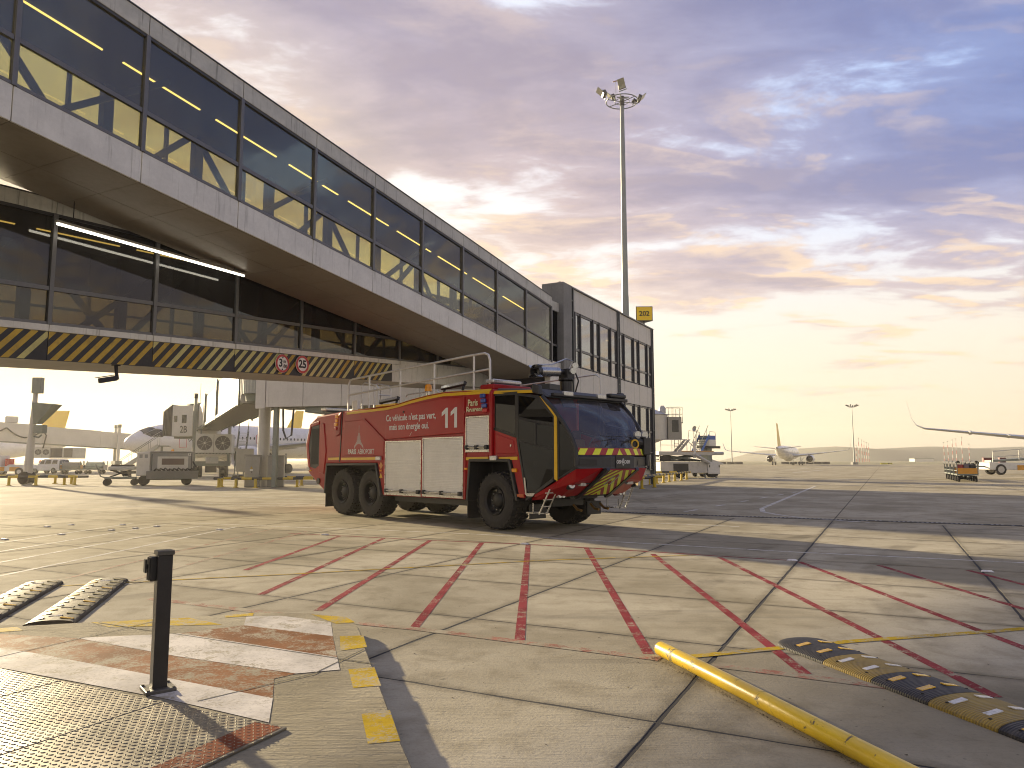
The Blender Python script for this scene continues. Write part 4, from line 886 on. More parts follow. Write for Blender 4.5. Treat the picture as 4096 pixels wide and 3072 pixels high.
# curved windscreen
G_ = []
nv, ns = 10, 16
for i in range(nv + 1):
    v = i / nv; row = []
    for j in range(ns + 1):
        s = -1 + 2 * j / ns
        xb, yb, zb = 2.62 - .29 * s * s, 1.25 * s, 1.90; xt, yt, zt = 1.64 - .14 * s * s, 1.40 * s, 3.03
        bl = math.sin(math.pi * v)
        row.append((xb + (xt - xb) * v + .10 * bl, yb + (yt - yb) * v, zb + (zt - zb) * v + .09 * bl))
    G_.append(row)
MB().loft(G_, closed=False, caps=False).build('windscreen', wsg, trk, smooth=True)
MB().loft([[G_[nv][j] for j in range(ns + 1)], [(x - .02, y, z + .10) for x, y, z in G_[nv]], [(x - .14, y * .99, z + .12) for x, y, z in G_[nv]]], closed=False, caps=False).build('visor_beam', tbk, trk, smooth=True)
for s in (-1, 1):
    MB().tube([(2.60, s * .25 - .25, 1.95), (2.60, s * .25 - .10, 2.06), (2.56, s * .45 + .15, 2.14)], .012, 5).build('wiper_arm', tbk, trk); MB().tube([(2.62, s * .45 - .30, 2.16), (2.56, s * .45 + .55, 2.17)], .012, 5).build('wiper_blade', tbk, trk)
MB().box((1.68, -.75, 2.92), (.02, .42, .22), 0, R(-30)).box((1.68, .55, 2.92), (.02, .30, .18), 0, R(-30)).build('sun_visor', tbk, trk)
# cab inside
MB().bb((.06, -1.40, .86), (1.25, 1.40, .94)).bb((1.25, -1.1, 1.10), (2.2, 1.1, 1.16)).build('cab_floor', tbk, trk); MB().loft([[(2.0, -1.2, 1.45), (2.0, 1.2, 1.45), (2.0, 1.15, 1.82), (2.0, -1.15, 1.82)], [(2.32, -1.2, 1.45), (2.32, 1.2, 1.45), (2.30, 1.15, 1.88), (2.30, -1.15, 1.88)]]).build('dashboard', tgr, trk)
sea = pm('seat cloth', (.22, .15, .10), .8, var=.2)
for y, x in ((.0, 1.25), (-.95, .75), (.95, .75)):
    st = thing('seat', None, None); st.parent = trk; st.location = (x, y, .94)
    MB().box((.0, 0, .45), (.50, .52, .14)).build('cushion', sea, st, bevel=.04); MB().box((-.24, 0, .85), (.14, .50, .75), 0, R(-8)).build('backrest', sea, st, bevel=.05); MB().box((-.30, 0, 1.32), (.11, .28, .24)).build('headrest', tbk, st, bevel=.04); MB().box((0, 0, .2), (.3, .3, .4)).build('pedestal', tbk, st)
MB().tube([(1.85 + .07 * math.cos(R(a)), .21 * math.sin(R(a)), 1.98 + .19 * math.cos(R(a))) for a in range(0, 361, 20)], .018, 6).cyl((1.86, 0, 1.98), (2.1, 0, 1.75), .03, n=8).build('steering_wheel', tbk, trk)
MB().tube([(1.5, .75, .95), (1.5, .75, 2.55), (1.5, 1.3, 2.5)], .025, 6).tube([(1.9, .35, 2.45), (1.9, 1.25, 2.35)], .03, 6).build('grab_rail', tbk, trk)
# nose
pl_ = [(2.02, -1.27), (2.36, -1.27), (2.54, -.62), (2.64, -.42), (2.64, .42), (2.54, .62), (2.36, 1.27), (2.02, 1.27)]
MB().loft([[(x, y, 1.44) for x, y in pl_], [(x - .01, y, 1.48) for x, y in pl_], [(x + .0, y, 1.70) for x, y in pl_], [(x - .06, y * .985, 1.745) for x, y in pl_]]).build('bumper_hood', tgr, trk, bevel=.012)
for s in (-1, 1): MB().loft([[(2.375, s * 1.20, 1.52), (2.50, s * .74, 1.52), (2.50, s * .74, 1.64), (2.385, s * 1.16, 1.66)], [(2.385, s * 1.205, 1.52), (2.51, s * .745, 1.52), (2.51, s * .745, 1.64), (2.395, s * 1.165, 1.66)]]).build('hood_recess', tbk, trk)
MB().bb((2.641, -.26, 1.45), (2.652, .26, 1.735)).build('badge_panel', tbk, trk); text('OSHKOSH', .105, wtx, trk, (2.655, 0, 1.59), (math.pi / 2, 0, math.pi / 2), off=.003, ex=.001)
MB().poly([(2.654, -.035, 1.645), (2.654, .035, 1.645), (2.654, .02, 1.665), (2.654, -.02, 1.665)]).poly([(2.654, -.035, 1.535), (2.654, .035, 1.535), (2.654, .02, 1.515), (2.654, -.02, 1.515)]).build('badge_mark', wtx, trk)
bandp = [(2.345 + .0, -1.25), (2.50, -.84), (2.58, -.42), (2.61, 0), (2.58, .42), (2.50, .84), (2.345, 1.25)]
def band(f):
    f *= 6; i = min(5, int(f)); f -= i; return (bandp[i][0] + (bandp[i + 1][0] - bandp[i][0]) * f, bandp[i][1] + (bandp[i + 1][1] - bandp[i][1]) * f)
nb = 14
for k in range(nb):
    a, b = band(k / nb), band((k + 1) / nb); sh = .5 / nb * (1 if k < nb / 2 else -1)
    a2, b2 = band(max(0, min(1, k / nb + sh))), band(max(0, min(1, (k + 1) / nb + sh)))
    MB().poly([(a[0] + .03, a[1], 1.748), (b[0] + .03, b[1], 1.748), (b2[0] + .015, b2[1], 1.885), (a2[0] + .015, a2[1], 1.885)]).build('hazard_band', (lym, cred)[k % 2], trk)
MB().loft([[(x + .01, y, 1.74) for x, y in bandp], [(x - .01, y, 1.90) for x, y in bandp]], closed=False, caps=False).build('band_backing', cred, trk)
# sloping chevron plate under the nose
T0, T1 = Vector((2.62, 0, 1.44)), Vector((1.80, 0, .86)); dT = T1 - T0; nT = Vector((-dT.z, 0, dT.x)).normalized(); nT = nT if nT.x > 0 else -nT
def cp(f, y, o=0.): q = T0 + dT * f + nT * o; return (q.x, y, q.z)
hw = .47
cv = MB().loft([[cp(0, -hw), cp(0, hw), cp(1, hw), cp(1, -hw)], [cp(0, -hw, .03), cp(0, hw, .03), cp(1, hw, .03), cp(1, -hw, .03)]]).build('chevron_plate', cred, trk)
for k in range(-4, 8):
    f0 = k * .26
    for s in (-1, 1):
        P = [(f0, 0.), (f0 + .13, 0.), (f0 + .13 + .55, hw), (f0 + .55, hw)]
        def clipf(P, lim, sg):
            out = []
            for j in range(len(P)):
                p, q = P[j - 1], P[j]; ip, iq = (p[0] - lim) * sg >= 0, (q[0] - lim) * sg >= 0
                if ip != iq: g = (lim - p[0]) / (q[0] - p[0]); out.append((lim, p[1] + (q[1] - p[1]) * g))
                if iq: out.append(q)
            return out
        P = clipf(clipf(P, .01, 1), .99, -1)
        if len(P) >= 3: MB().poly([cp(f, s * y, .034) for f, y in P]).build('chevron', lym, cv)
o = text('11', .52, pm('silver numeral', (.38, .37, .36), .4, .5), trk, cp(.42, 0, .037), off=.008, sx=.8)
o.matrix_local = Matrix.Translation(cp(.42, 0, .037)) @ Matrix(((0, -dT.normalized().x, nT.x, 0), (1, 0, 0, 0), (0, -dT.normalized().z, nT.z, 0), (0, 0, 0, 1))) @ Matrix.Diagonal((.75, 1, 1, 1))
for s in (-1, 1):
    MB().loft([[cp(-.02, s * hw, -.02), cp(-.02, s * (hw + .11), -.02), cp(-.02, s * (hw + .11), .05), cp(-.02, s * hw, .05)], [cp(1.12, s * hw, -.02), cp(1.12, s * (hw + .11), -.02), cp(1.12, s * (hw + .11), .05), cp(1.12, s * hw, .05)]]).build('plate_beam', tbk, trk)
    # red corner wing
    A = [(2.56, s * .60, 1.46), (2.36, s * 1.27, 1.44), (1.62, s * 1.44, 1.02), (1.30, s * 1.48, .86)]; B = [(1.80, s * .60, .84), (1.72, s * 1.08, .80), (1.45, s * 1.40, .76), (1.24, s * 1.46, .74)]
    mid = [(2.30, s * .60, 1.20), (2.28, s * 1.19, 1.16), (1.78, s * 1.45, .98), (1.36, s * 1.50, .82)]
    back = [(1.5, s * .60, .95), (1.4, s * 1.0, .95), (1.2, s * 1.3, .90), (1.1, s * 1.40, .88)]
    MB().loft([A, mid, B, back], closed=False, caps=False).build('bumper_wing', red, trk, bevel=.01)
    MB().cyl((2.02, s * 1.13, 1.08), (2.13, s * 1.16, 1.10), .10, n=20).build('headlamp_ring', tbk, trk, smooth=True); MB().cyl((2.12, s * 1.158, 1.10), (2.15, s * 1.165, 1.105), .082, n=20).build('headlamp', clr, trk, smooth=True)
    MB().box((2.16, s * .84, 1.12), (.10, .22, .11), R(-8 * s)).build('fog_lamp', clr, trk, bevel=.015)
    for y in (1.02, 1.14): MB().cyl((1.70, s * y, .84), (1.78, s * y, .85), .05, n=14).build('lower_lamp', clr, trk, smooth=True)
    # fold down steps
    st = thing('access_step', None, None); st.parent = trk; st.location = (1.52, s * 1.42, .45)
    for y in (-.12, .12): MB().tube([(0, s * y, 0), (.28, s * (y - .05), .55)], .018, 6).build('side_rail', chm, st)
    for k in range(4): MB().box((.02 + .065 * k, 0, .02 + .15 * k), (.05, .26, .02)).build('tread', chm, st)
    MB().box((-.30, 0, .02), (.22, .24, .03)).box((-.40, s * -.1, .12), (.02, .02, .2)).box((-.20, s * .1, .12), (.02, .02, .2)).build('lower_tread', chm, st)
    MB().loft([[(1.06, s * 1.50, .78), (1.06, s * 1.40, .78), (1.06, s * 1.40, .72), (1.06, s * 1.50, .72)], [(1.82, s * 1.44, 1.24), (1.82, s * 1.34, 1.24), (1.86, s * 1.34, 1.18), (1.86, s * 1.44, 1.18)]]).build('sill_beam', tbk, trk)
MB().bb((.9, -.50, .74), (1.50, .50, .90)).build('front_crossmember', tbk, trk, bevel=.02)
for y in (-.5, .1, .45): MB().tube([(1.6, y, .62), (1.72, y, .52), (1.85, y, .50)], .03, 6).build('tow_hook', pm('brass fitting', (.30, .18, .06), .35, .8), trk)
# roof turret
tu = thing('roof_turret', None, None); tu.parent = trk; tu.location = (.98, -.02, 3.24)
MB().cyl((0, 0, 0), (0, 0, .30), .15, n=16).cyl((0, 0, .30), (0, 0, .36), .19, n=16).box((0, .02, .46), (.30, .26, .26)).build('base', tbk, tu, bevel=.02)
MB().tube([(0, .05, .52), (0, -.35, .49), ], .06, 10).build('neck', tbk, tu); MB().cyl((0, -.30, .50), (0, -.92, .46), .115, n=20).build('barrel', chm, tu, smooth=True)
MB().lathe([(.115, 0), (.12, .08), (.155, .17), (.14, .17), (.10, .02)], (0, -.92, .46), (0, -1, -.05), 20, False).build('nozzle', tbk, tu, smooth=True)
for a in (45, 135, 225, 315): MB().box((math.cos(R(a)) * .15, -1.07, .455 + math.sin(R(a)) * .15), (.10, .20, .012), 0, R(-a)).build('nozzle_flap', chm, tu)
for x, y, z in ((.16, .12, .66), (.20, .0, .52)): MB().cyl((x, y, z), (x + .08, y - .05, z), .075, n=16).build('turret_lamp', clr, tu, smooth=True)
MB().tube([(.0, .1, .58), (.05, .2, .8), (.0, .0, .84), (0, -.5, .66), (0, -1.0, .60)], .018, 6).build('hose', chm, tu); MB().tube([(.12, .18, .55), (.22, .2, .3), (.15, .16, .02)], .02, 6).build('cable', tbk, tu)
MB().box((.0, -.62, .18), (.34, .44, .14), R(8)).build('roof_box', tgr, trk, bevel=.015); bpy.data.objects['roof_box'].location = (.98, 0, 3.16)
# light bar above the windscreen
for y in (-.75, .45): MB().box((1.68, y, 3.14), (.07, .32, .10)).build('led_lamp', clr, trk, bevel=.012)
MB().box((1.66, .10, 3.10), (.10, 2.7, .07)).build('lamp_bar', tbk, trk, bevel=.01)
for s in (-1, 1): MB().loft([[(1.36, s * 1.46, 3.12), (1.36, s * 1.60, 3.14), (1.36, s * 1.60, 3.34), (1.36, s * 1.46, 3.32)], [(1.56, s * 1.44, 3.08), (1.56, s * 1.56, 3.08), (1.52, s * 1.56, 3.30), (1.52, s * 1.44, 3.30)]]).build('camera_mirror', tbk, trk, bevel=.02)
MB().box((1.66, 1.05, 3.19), (.16, .62, .10)).build('camera_pod', tbk, trk, bevel=.03)
# bumper turret on the nose
bt = thing('bumper_turret', None, None); bt.parent = trk; bt.location = (2.40, .62, 1.74)
MB().cyl((0, 0, 0), (0, 0, .12), .11, n=14).tube([(0, .02, .10), (-.02, .02, .28), (.02, -.12, .33), (.08, -.28, .30)], .075, 12).build('elbow', tgr, bt, smooth=True)
MB().tube([(.02, -.1, .34), (.0, .42, .30)], .11, 10).box((.02, .48, .22), (.22, .26, .40)).cyl((0, .5, 0), (0, .5, .2), .06, n=8).build('nozzle_body', tbk, bt, bevel=.015)
MB().lathe([(.075, 0), (.11, 0), (.11, .06), (.075, .06)], (.10, -.02, .26), (1, -.35, 0), 22, False).build('yellow_ring', tyl, bt); MB().cyl((.10, -.02, .26), (.13, -.03, .26), .08, n=18).build('nozzle_core', tbk, bt)
for y in (.16, .44): MB().cyl((.05, y, .48), (.12, y - .03, .48), .085, n=18).build('spot_lamp', clr, bt, smooth=True)
# roof rails, beacons, work lamps
def rail(y, nm, xs, zt, z0=3.3):
    top = [(-6.93, y, 3.12), (-6.95, y, 3.95), (-6.88, y, 4.07), (-6.74, y, 4.10)] + [(x, y, zt(x)) for x in (-5.5, -4.0, -2.6, -1.2)] + [(-.66, y, 4.27), (-.53, y, 4.22), (-.47, y, 4.08), (-.46, y, 3.35)]
    r = thing(nm, None, None); r.parent = trk
    MB().tube(top, .030, 8).build('top_rail', ral, r, smooth=True); MB().tube([(-6.94, y, 3.62), (-4, y, 3.74), (-.46, y, 3.86)], .026, 8).build('mid_rail', ral, r, smooth=True)
    for x in xs: MB().cyl((x, y, z0 - .2), (x, y, zt(x)), .026, n=8).build('post', ral, r)
zf = lambda x: 4.10 + (x + 6.74) * .030
rail(-1.2, 'roof_rail', (-5.8, -4.23, -2.68, -1.07), zf)
r2 = thing('roof_rail', None, None); r2.parent = trk
MB().tube([(-7.3, 1.2, 3.1), (-7.3, 1.2, 3.72), (-7.2, 1.2, 3.80), (-5.6, 1.2, 3.84), (-5.5, 1.2, 3.75), (-5.5, 1.2, 3.2)], .022, 8).build('top_rail', ral, r2, smooth=True)
MB().tube([(-3.2, 1.2, 3.25), (-3.15, 1.2, 3.6), (-3.0, 1.2, 3.68), (.9, 1.2, 3.80), (1.05, 1.2, 3.7), (1.05, 1.2, 3.25)], .022, 8).build('top_rail', ral, r2, smooth=True)
for x, z in ((-1.2, 3.72), (-6.4, 3.82)): MB().cyl((x, 1.2, 3.1), (x, 1.2, z), .02, n=8).build('post', ral, r2)
ld_ = thing('roof_ladder', None, None); ld_.parent = trk
for y in (-.75, -.30): MB().tube([(-6.9, y, 3.1), (-6.9, y, 3.95), (-6.75, y, 4.02), (-6.1, y, 3.9), (-6.0, y, 3.8), (-6.0, y, 3.12)], .024, 8).build('hoop', ral, ld_, smooth=True)
for z in (3.3, 3.6): MB().cyl((-6.0, -.75, z), (-6.0, -.30, z), .018, n=6).build('rung', ral, ld_)
MB().box((-6.75, -1.05, 3.28), (.30, .10, .34)).build('rail_plate', ral, trk)
def ledbar(x, y, z, L, ry): 
    q = thing('work_lamp', None, None); q.parent = trk; q.location = (x, y, z); q.rotation_euler = (R(-20), R(ry), 0)
    MB().box((0, 0, 0), (L, .08, .10)).build('housing', tbk, q, bevel=.01); MB().box((0, -.045, 0), (L - .06, .012, .07)).build('lens', clr, q); MB().box((-L * .4, .03, -.10), (.04, .05, .14)).box((L * .4, .03, -.10), (.04, .05, .14)).build('bracket', tbk, q)
ledbar(-1.65, -1.38, 3.52, .95, -4); ledbar(-4.55, -1.35, 3.32, .92, -4)
MB().bb((-5.0, -1.50, 3.145), (-4.05, -1.15, 3.20)).build('lamp_tray', tyl, trk)
MB().cyl((-3.0, -1.15, 3.28), (-3.0, -1.15, 3.48), .05, n=10).build('beacon_stem', chm, trk); MB().lathe([(.10, 0), (.10, .10), (.085, .17), (.04, .20)], (-3.0, -1.15, 3.48), (0, 0, 1), 16).build('amber_beacon', amb, trk, smooth=True)
for x, y, z, L in ((-.45, -.75, 3.56, .98), (-8.15, -.95, 3.24, .85)):
    q = thing('light_bar', None, None); q.parent = trk; q.location = (x, y, z)
    MB().box((0, 0, 0), (.30, L, .10)).build('lens', clr, q, bevel=.03); MB().box((0, 0, -.065), (.26, L - .1, .03)).box((0, 0, -.14), (.10, .2, .16)).build('mount', tbk, q)
MB().box((-.42, -.7, 3.40), (.5, 1.3, .14)).build('roof_hatch', red, trk, bevel=.03)
for i, x in enumerate((-3.55, -2.0)): MB().cyl((x, -1.553, 2.93 + i * .03), (x, -1.575, 2.93 + i * .03), .03, n=12).build('filler_cap', tbk, trk) if i == 0 else None
# ================================================================ aircraft
pwh = pm('aircraft white', (.62, .62, .62), .28, var=.05, scale=.4, coat=.3, dirt=.08, dcol=(.4, .38, .34)); pye = pm('tail yellow', (.74, .50, .02), .35, var=.06, scale=.4); pgr = pm('aircraft grey', (.33, .34, .35), .35, .2, var=.1, scale=.6)
pdk = pm('aircraft dark metal', (.03, .03, .032), .45, .4); cgl = pm('cockpit glass', (.012, .014, .016), .08, spec=.6); wgl = pm('cabin window', (.035, .05, .07), .12); prd = pm('exit outline red', (.45, .06, .06), .5)
FUS = [(0, .04, 3.36), (-.12, .30, 3.37), (-.4, .60, 3.40), (-.9, .95, 3.45), (-1.6, 1.28, 3.52), (-2.5, 1.56, 3.60), (-3.6, 1.78, 3.68), (-5.0, 1.93, 3.74), (-6.5, 1.98, 3.77), (-25, 1.98, 3.77), (-28, 1.84, 3.90), (-31, 1.48, 4.16), (-34, .98, 4.48), (-36.3, .55, 4.74), (-37.5, .26, 4.88)]
def fr(x):
    for (a, ra, za), (b, rb, zb) in zip(FUS[:-1], FUS[1:]):
        if b <= x <= a: f = (x - a) / (b - a); return ra + (rb - ra) * f, za + (zb - za) * f
    return FUS[-1][1:]
def fpt(x, ang, off=.012):
    r, z = fr(x); r += off; return (x, r * math.cos(R(ang)), z + r * math.sin(R(ang)))
def aircraft(label, nose, h, windows=True, gear=True, full=True):
    th = thing('airliner', label, 'airliner', (nose[0], nose[1], 0), math.atan2(h[1], h[0]), 'parked airliners')
    n = 32
    MB().loft([[(x, r * math.cos(2 * math.pi * k / n), z + r * math.sin(2 * math.pi * k / n)) for k in range(n)] for x, r, z in FUS]).build('fuselage', pwh, th, smooth=True)
    # flight deck glazing, three panes a side
    for s in (-1, 1):
        for (P) in ([(-1.50, 88), (-2.60, 89), (-2.85, 56), (-1.55, 42)], [(-1.60, 41), (-2.92, 55), (-3.45, 42), (-2.15, 20)], [(-2.22, 20), (-3.52, 42), (-4.35, 34), (-3.2, 14)]):
            rows = []
            for i in range(5):
                f = i / 4; row = []
                for j in range(6):
                    g = j / 5; x = (P[0][0] * (1 - g) + P[1][0] * g) * (1 - f) + (P[3][0] * (1 - g) + P[2][0] * g) * f; a = (P[0][1] * (1 - g) + P[1][1] * g) * (1 - f) + (P[3][1] * (1 - g) + P[2][1] * g) * f
                    row.append(fpt(x, a if s > 0 else 180 - a, .02))
                rows.append(row)
            MB().loft(rows, closed=False, caps=False).build('cockpit_pane', cgl, th, smooth=True)
    if windows:
        w0 = None; bad = (-15.0, -16.3)
        for k in range(34):
            x = -7.0 - .53 * k
            if any(abs(x - b) < .3 for b in bad): continue
            if w0 is None:
                w0 = MB().poly([(.11 * math.cos(R(a)), 0, .17 * math.sin(R(a))) for a in range(0, 360, 30)]).build('cabin_window', wgl, th); o = w0
            else: o = link_mesh('cabin_window', w0.data, th)
            o.location = (x, 2.0, 4.18)
        for x in bad:
            fm = MB().tube([(x - .30, 2.02, 3.62), (x + .30, 2.02, 3.62), (x + .30, 2.0, 4.55), (x, 1.97, 4.68), (x - .30, 2.0, 4.55), (x - .30, 2.02, 3.62)], .035, 4).build('exit_frame', prd, th); link_mesh('exit_window', w0.data, fm, loc=(x, 2.01, 4.22))
        MB().tube([(-5.0, 2.0, 3.0), (-5.85, 2.0, 3.0), (-5.85, 1.98, 4.7), (-5.0, 1.98, 4.7), (-5.0, 2.0, 3.0)], .03, 4).build('door_frame', prd, th)
    for s in (-1, 1):
        def sec(y, xl, c, z, t): return [(xl - c * u, s * y, z + t * c * v) for u, v in ((0, 0), (.06, .45), (.3, .62), (.65, .36), (1, 0), (.65, -.2), (.3, -.42), (.06, -.3))]
        MB().loft([sec(1.2, -10.8, 7.6, 2.75, .12), sec(3.2, -12.2, 6.0, 2.95, .12), sec(6.4, -14.4, 4.1, 3.25, .11), sec(12, -17.6, 2.6, 3.85, .10), sec(16.6, -20.1, 1.6, 4.35, .10), sec(17.2, -20.7, 1.35, 4.62, .09), sec(17.55, -21.2, 1.1, 5.2, .07), sec(17.85, -22.1, .6, 6.7, .06)]).build('wing', pgr, th, smooth=True)
        for y, x in ((4.6, -17.6), (7.6, -18.0), (10.4, -19.0), (13.2, -20.3)): MB().lathe([(.02, 0), (.16, .5), (.20, 1.2), (.10, 2.2), (.02, 2.7)], (x + 1.6, s * y, 3.0 + (y - 4) * .105), (-1, 0, 0), 8).build('flap_fairing', pgr, th, smooth=True)
        en = thing('engine', None, None); en.parent = th; en.location = (-9.6, s * 5.75, 1.95)
        MB().lathe([(.98, .35), (1.02, .02), (1.10, 0), (1.22, .5), (1.26, 1.5), (1.16, 2.8), (.95, 3.6)], (0, 0, 0), (-1, 0, 0), 28, False).build('nacelle', pwh, en, smooth=True)
        MB().lathe([(.98, .35), (.97, .9), (.0, .9)], (0, 0, 0), (-1, 0, 0), 28, False).build('intake', pdk, en, smooth=True); MB().lathe([(.0, .45), (.16, .6), (.27, .89)], (0, 0, 0), (-1, 0, 0), 14, False).build('spinner', pgr, en, smooth=True)
        MB().lathe([(.90, 3.3), (.62, 3.4), (.55, 4.3), (.2, 4.6), (.05, 5.0)], (0, 0, 0), (-1, 0, 0), 20, False).build('exhaust', pdk, en, smooth=True); MB().lathe([(1.005, .02), (1.06, -.015), (1.115, .03), (1.16, .22)], (0, 0, 0), (-1, 0, 0), 28, False).build('lip_ring', chm, en, smooth=True)
        MB().loft([[(-1.0, -.12, 1.1), (-1.0, .12, 1.1), (-3.4, .15, 1.4), (-3.4, -.15, 1.4)], [(-4.8, -.1, .9), (-4.8, .1, .9), (-6.0, .1, 1.2), (-6.0, -.1, 1.2)]]).build('pylon', pgr, en)
        MB().loft([sec2 for sec2 in [[(-32.2 - 3.4 * u, s * .6, 4.75 + .34 * v) for u, v in ((0, 0), (.3, .5), (1, 0), (.3, -.5))], [(-35.4 - 1.5 * u, s * 6.2, 5.35 + .12 * v) for u, v in ((0, 0), (.3, .5), (1, 0), (.3, -.5))]]]).build('tailplane', pgr, th, smooth=True)
    MB().loft([[(-29.3 - 6.6 * u, .30 * v, 5.2) for u, v in ((0, 0), (.3, .5), (1, 0), (.3, -.5))], [(-34.5 - 2.6 * u, .16 * v, 11.75) for u, v in ((0, 0), (.3, .5), (1, 0), (.3, -.5))]]).build('tail_fin', pye, th, smooth=True)
    MB().lathe([(.26, 0), (.2, .12), (.0, .05)], (-37.45, 0, 4.88), (-1, 0, 0), 14).build('exhaust_outlet', pdk, th)
    MB().lathe([(.05, 0), (1.35, 3), (1.5, 6), (1.35, 9), (.05, 12)], (-9.5, 0, 2.62), (-1, 0, 0), 16).build('belly_fairing', pwh, th, smooth=True)
    if gear:
        for x, y, r, w in ((-5.1, 0, .38, .24), (-17.7, 3.8, .58, .42), (-17.7, -3.8, .58, .42)):
            lg_ = thing('landing_gear', None, None); lg_.parent = th; lg_.location = (x, y, 0)
            MB().cyl((0, 0, r), (0, 0, 2.4), .12, n=8).tube([(0, 0, 1.1), (.8, -.8 if y else 0, 2.3)], .05, 6).build('leg', pgr, lg_)
            for s in (-1, 1): MB().cyl((0, s * w - .15, r), (0, s * w + .15, r), r, n=18).build('wheel', pdk, lg_)
    return th
aircraft('white airliner with its nose at the boarding bridge marked 2B', (-41.0, 78.0), (-.588, -.809))
aircraft('airliner whose yellow fin shows above the fuselage beside the bridge column', (-56.2, 119.0), (-.34, -.94), False)
aircraft('hazy airliner with yellow fin behind the far left boarding bridge', (-127, 141), (-.95, -.31), False)
aircraft('distant white airliner seen from behind with thin yellow fin', (90.9, 237.6), (.469, .883), False)
aircraft('airliner of which only the upswept wing tip reaches in from the right edge', (60.9, 74.2), (.5, .866), False)

# ================================================================ boarding bridge 2B and left stand
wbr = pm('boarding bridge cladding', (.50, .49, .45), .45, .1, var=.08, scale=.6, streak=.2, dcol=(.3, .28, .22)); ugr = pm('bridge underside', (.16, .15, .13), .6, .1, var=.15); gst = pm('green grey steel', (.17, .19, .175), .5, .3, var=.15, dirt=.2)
cor = pm('corrugated drum', (.26, .27, .26), .4, .4, var=.1); bel = pm('bellows rubber', (.06, .06, .065), .7, var=.2); acw = pm('cooling unit casing', (.42, .42, .39), .45, .1, var=.1, dirt=.15); rbw = pm('dark tyre', (.018, .017, .016), .8, var=.3)
cabm = pm('switch cabinet grey', (.27, .265, .235), .5, .1, var=.08, scale=2, dirt=.15); colm = pm('bridge column paint', (.42, .41, .38), .4, .1, var=.08, scale=1, streak=.25)
def hyp(mb, pts):
    return mb
def fan_unit(par, x, y, z, w, h, d, nm='cooling_unit'):
    """casing facing local -y with two fans"""
    MB().bb((x - w / 2, y, z), (x + w / 2, y + d, z + h)).build('casing', acw, par, bevel=.03, seg=1)
    for s in (-1, 1):
        r = min(w / 4.6, h * .42); c = (x + s * w / 4, y - .005, z + h * .52)
        f = MB().cyl((c[0], y - .012, c[2]), (c[0], y - .002, c[2]), r, n=28).build('fan', bel, par)
        MB().lathe([(r * .98, 0), (r * 1.08, 0), (r * 1.08, .04), (r * .98, .04)], (c[0], y - .03, c[2]), (0, 1, 0), 28, False).build('fan_ring', acw, f)
        for k in range(8): a = k * math.pi / 4 + .3; MB().box((c[0] + math.cos(a) * r * .5, y - .022, c[2] + math.sin(a) * r * .5), (r * .9, .008, .02), 0, -a).build('blade', acw, f)
        MB().cyl((c[0], y - .035, c[2]), (c[0], y - .01, c[2]), r * .13, n=12).build('hub', acw, f)
    MB().bb((x - .02, y - .01, z + .04), (x + .02, y, z + h - .04)).build('seam', ugr, par)
pb = thing('boarding_bridge', 'white telescopic boarding bridge marked 2B docked at the airliner nose', 'boarding bridge', (-15.4, 45.8, 0), math.atan2(27.2, -14.7))
# local x runs from the rotunda out along the tunnel, y to its left
def tun(x0, x1, w, h, zb0, sl, mat, nm, par=pb):
    return MB().loft([[(x, -w / 2, zb0 + sl * x), (x, w / 2, zb0 + sl * x), (x, w / 2, zb0 + h + sl * x), (x, -w / 2, zb0 + h + sl * x)] for x in (x0, x1)]).build(nm, mat, par, bevel=.03, seg=1)
sl = -.030
MB().cyl((0, 0, 0), (0, 0, 5.2), .36, n=24).build('column', colm, pb, smooth=True); MB().lathe([(.4, 0), (1.15, .18), (1.2, .55), (1.25, .6)], (0, 0, 5.05), (0, 0, 1), 24).build('collar', gst, pb, smooth=True)
rs = []
for z in (5.66, 8.6): rs.append([((1.38 + .03 * (k % 2)) * math.cos(math.pi * 2 * k / 72), (1.38 + .03 * (k % 2)) * math.sin(math.pi * 2 * k / 72), z) for k in range(72)])
MB().loft(rs).build('corrugated_drum', cor, pb)
for x0, x1, w, h, z in ((1.3, 13.4, 2.55, 2.75, 5.25), (13.0, 22.6, 2.3, 2.55, 5.35), (22.2, 30.0, 2.05, 2.4, 5.43)):
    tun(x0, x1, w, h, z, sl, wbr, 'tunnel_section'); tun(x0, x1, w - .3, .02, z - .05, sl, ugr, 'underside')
    for s in (-1, 1): MB().loft([[(x, s * (w / 2 + .01), z + sl * x - .06), (x, s * (w / 2 + .11), z + sl * x - .06), (x, s * (w / 2 + .11), z + sl * x + .16), (x, s * (w / 2 + .01), z + sl * x + .16)] for x in (x0, x1)]).build('edge_beam', gst, pb)
    for x in (x0 + .2, x1 - .15):
        for s in (-1, 1): MB().bb((x - .09, s * (w / 2 + .02), z + sl * x - .15), (x + .09, s * (w / 2 + .14), z + h + sl * x + .25)).build('frame_post', gst, pb)
zb = 4.45
for s in (-1, 1):
    MB().bb((27.3, s * 1.55 - .14, 1.3), (27.6, s * 1.55 + .14, 7.6)).build('lift_column', gst, pb); MB().bb((27.25, s * 1.55 - .17, 7.4), (27.65, s * 1.55 + .17, 7.85)).build('column_cap', pdk, pb)
    for q in (-.2, .2): MB().cyl((27.45, s * 1.15 + q - .16, .55), (27.45, s * 1.15 + q + .16, .55), .55, n=20).build('wheel', rbw, pb, smooth=True)
MB().bb((27.1, -1.7, 1.05), (27.8, 1.7, 1.5)).build('drive_beam', gst, pb); MB().bb((27.2, -.5, .45), (27.7, .5, 1.1)).build('drive_motor', pdk, pb, bevel=.05); MB().bb((27.0, -.6, 1.3), (27.9, .5, 1.9)).build('drive_box', acw, pb)
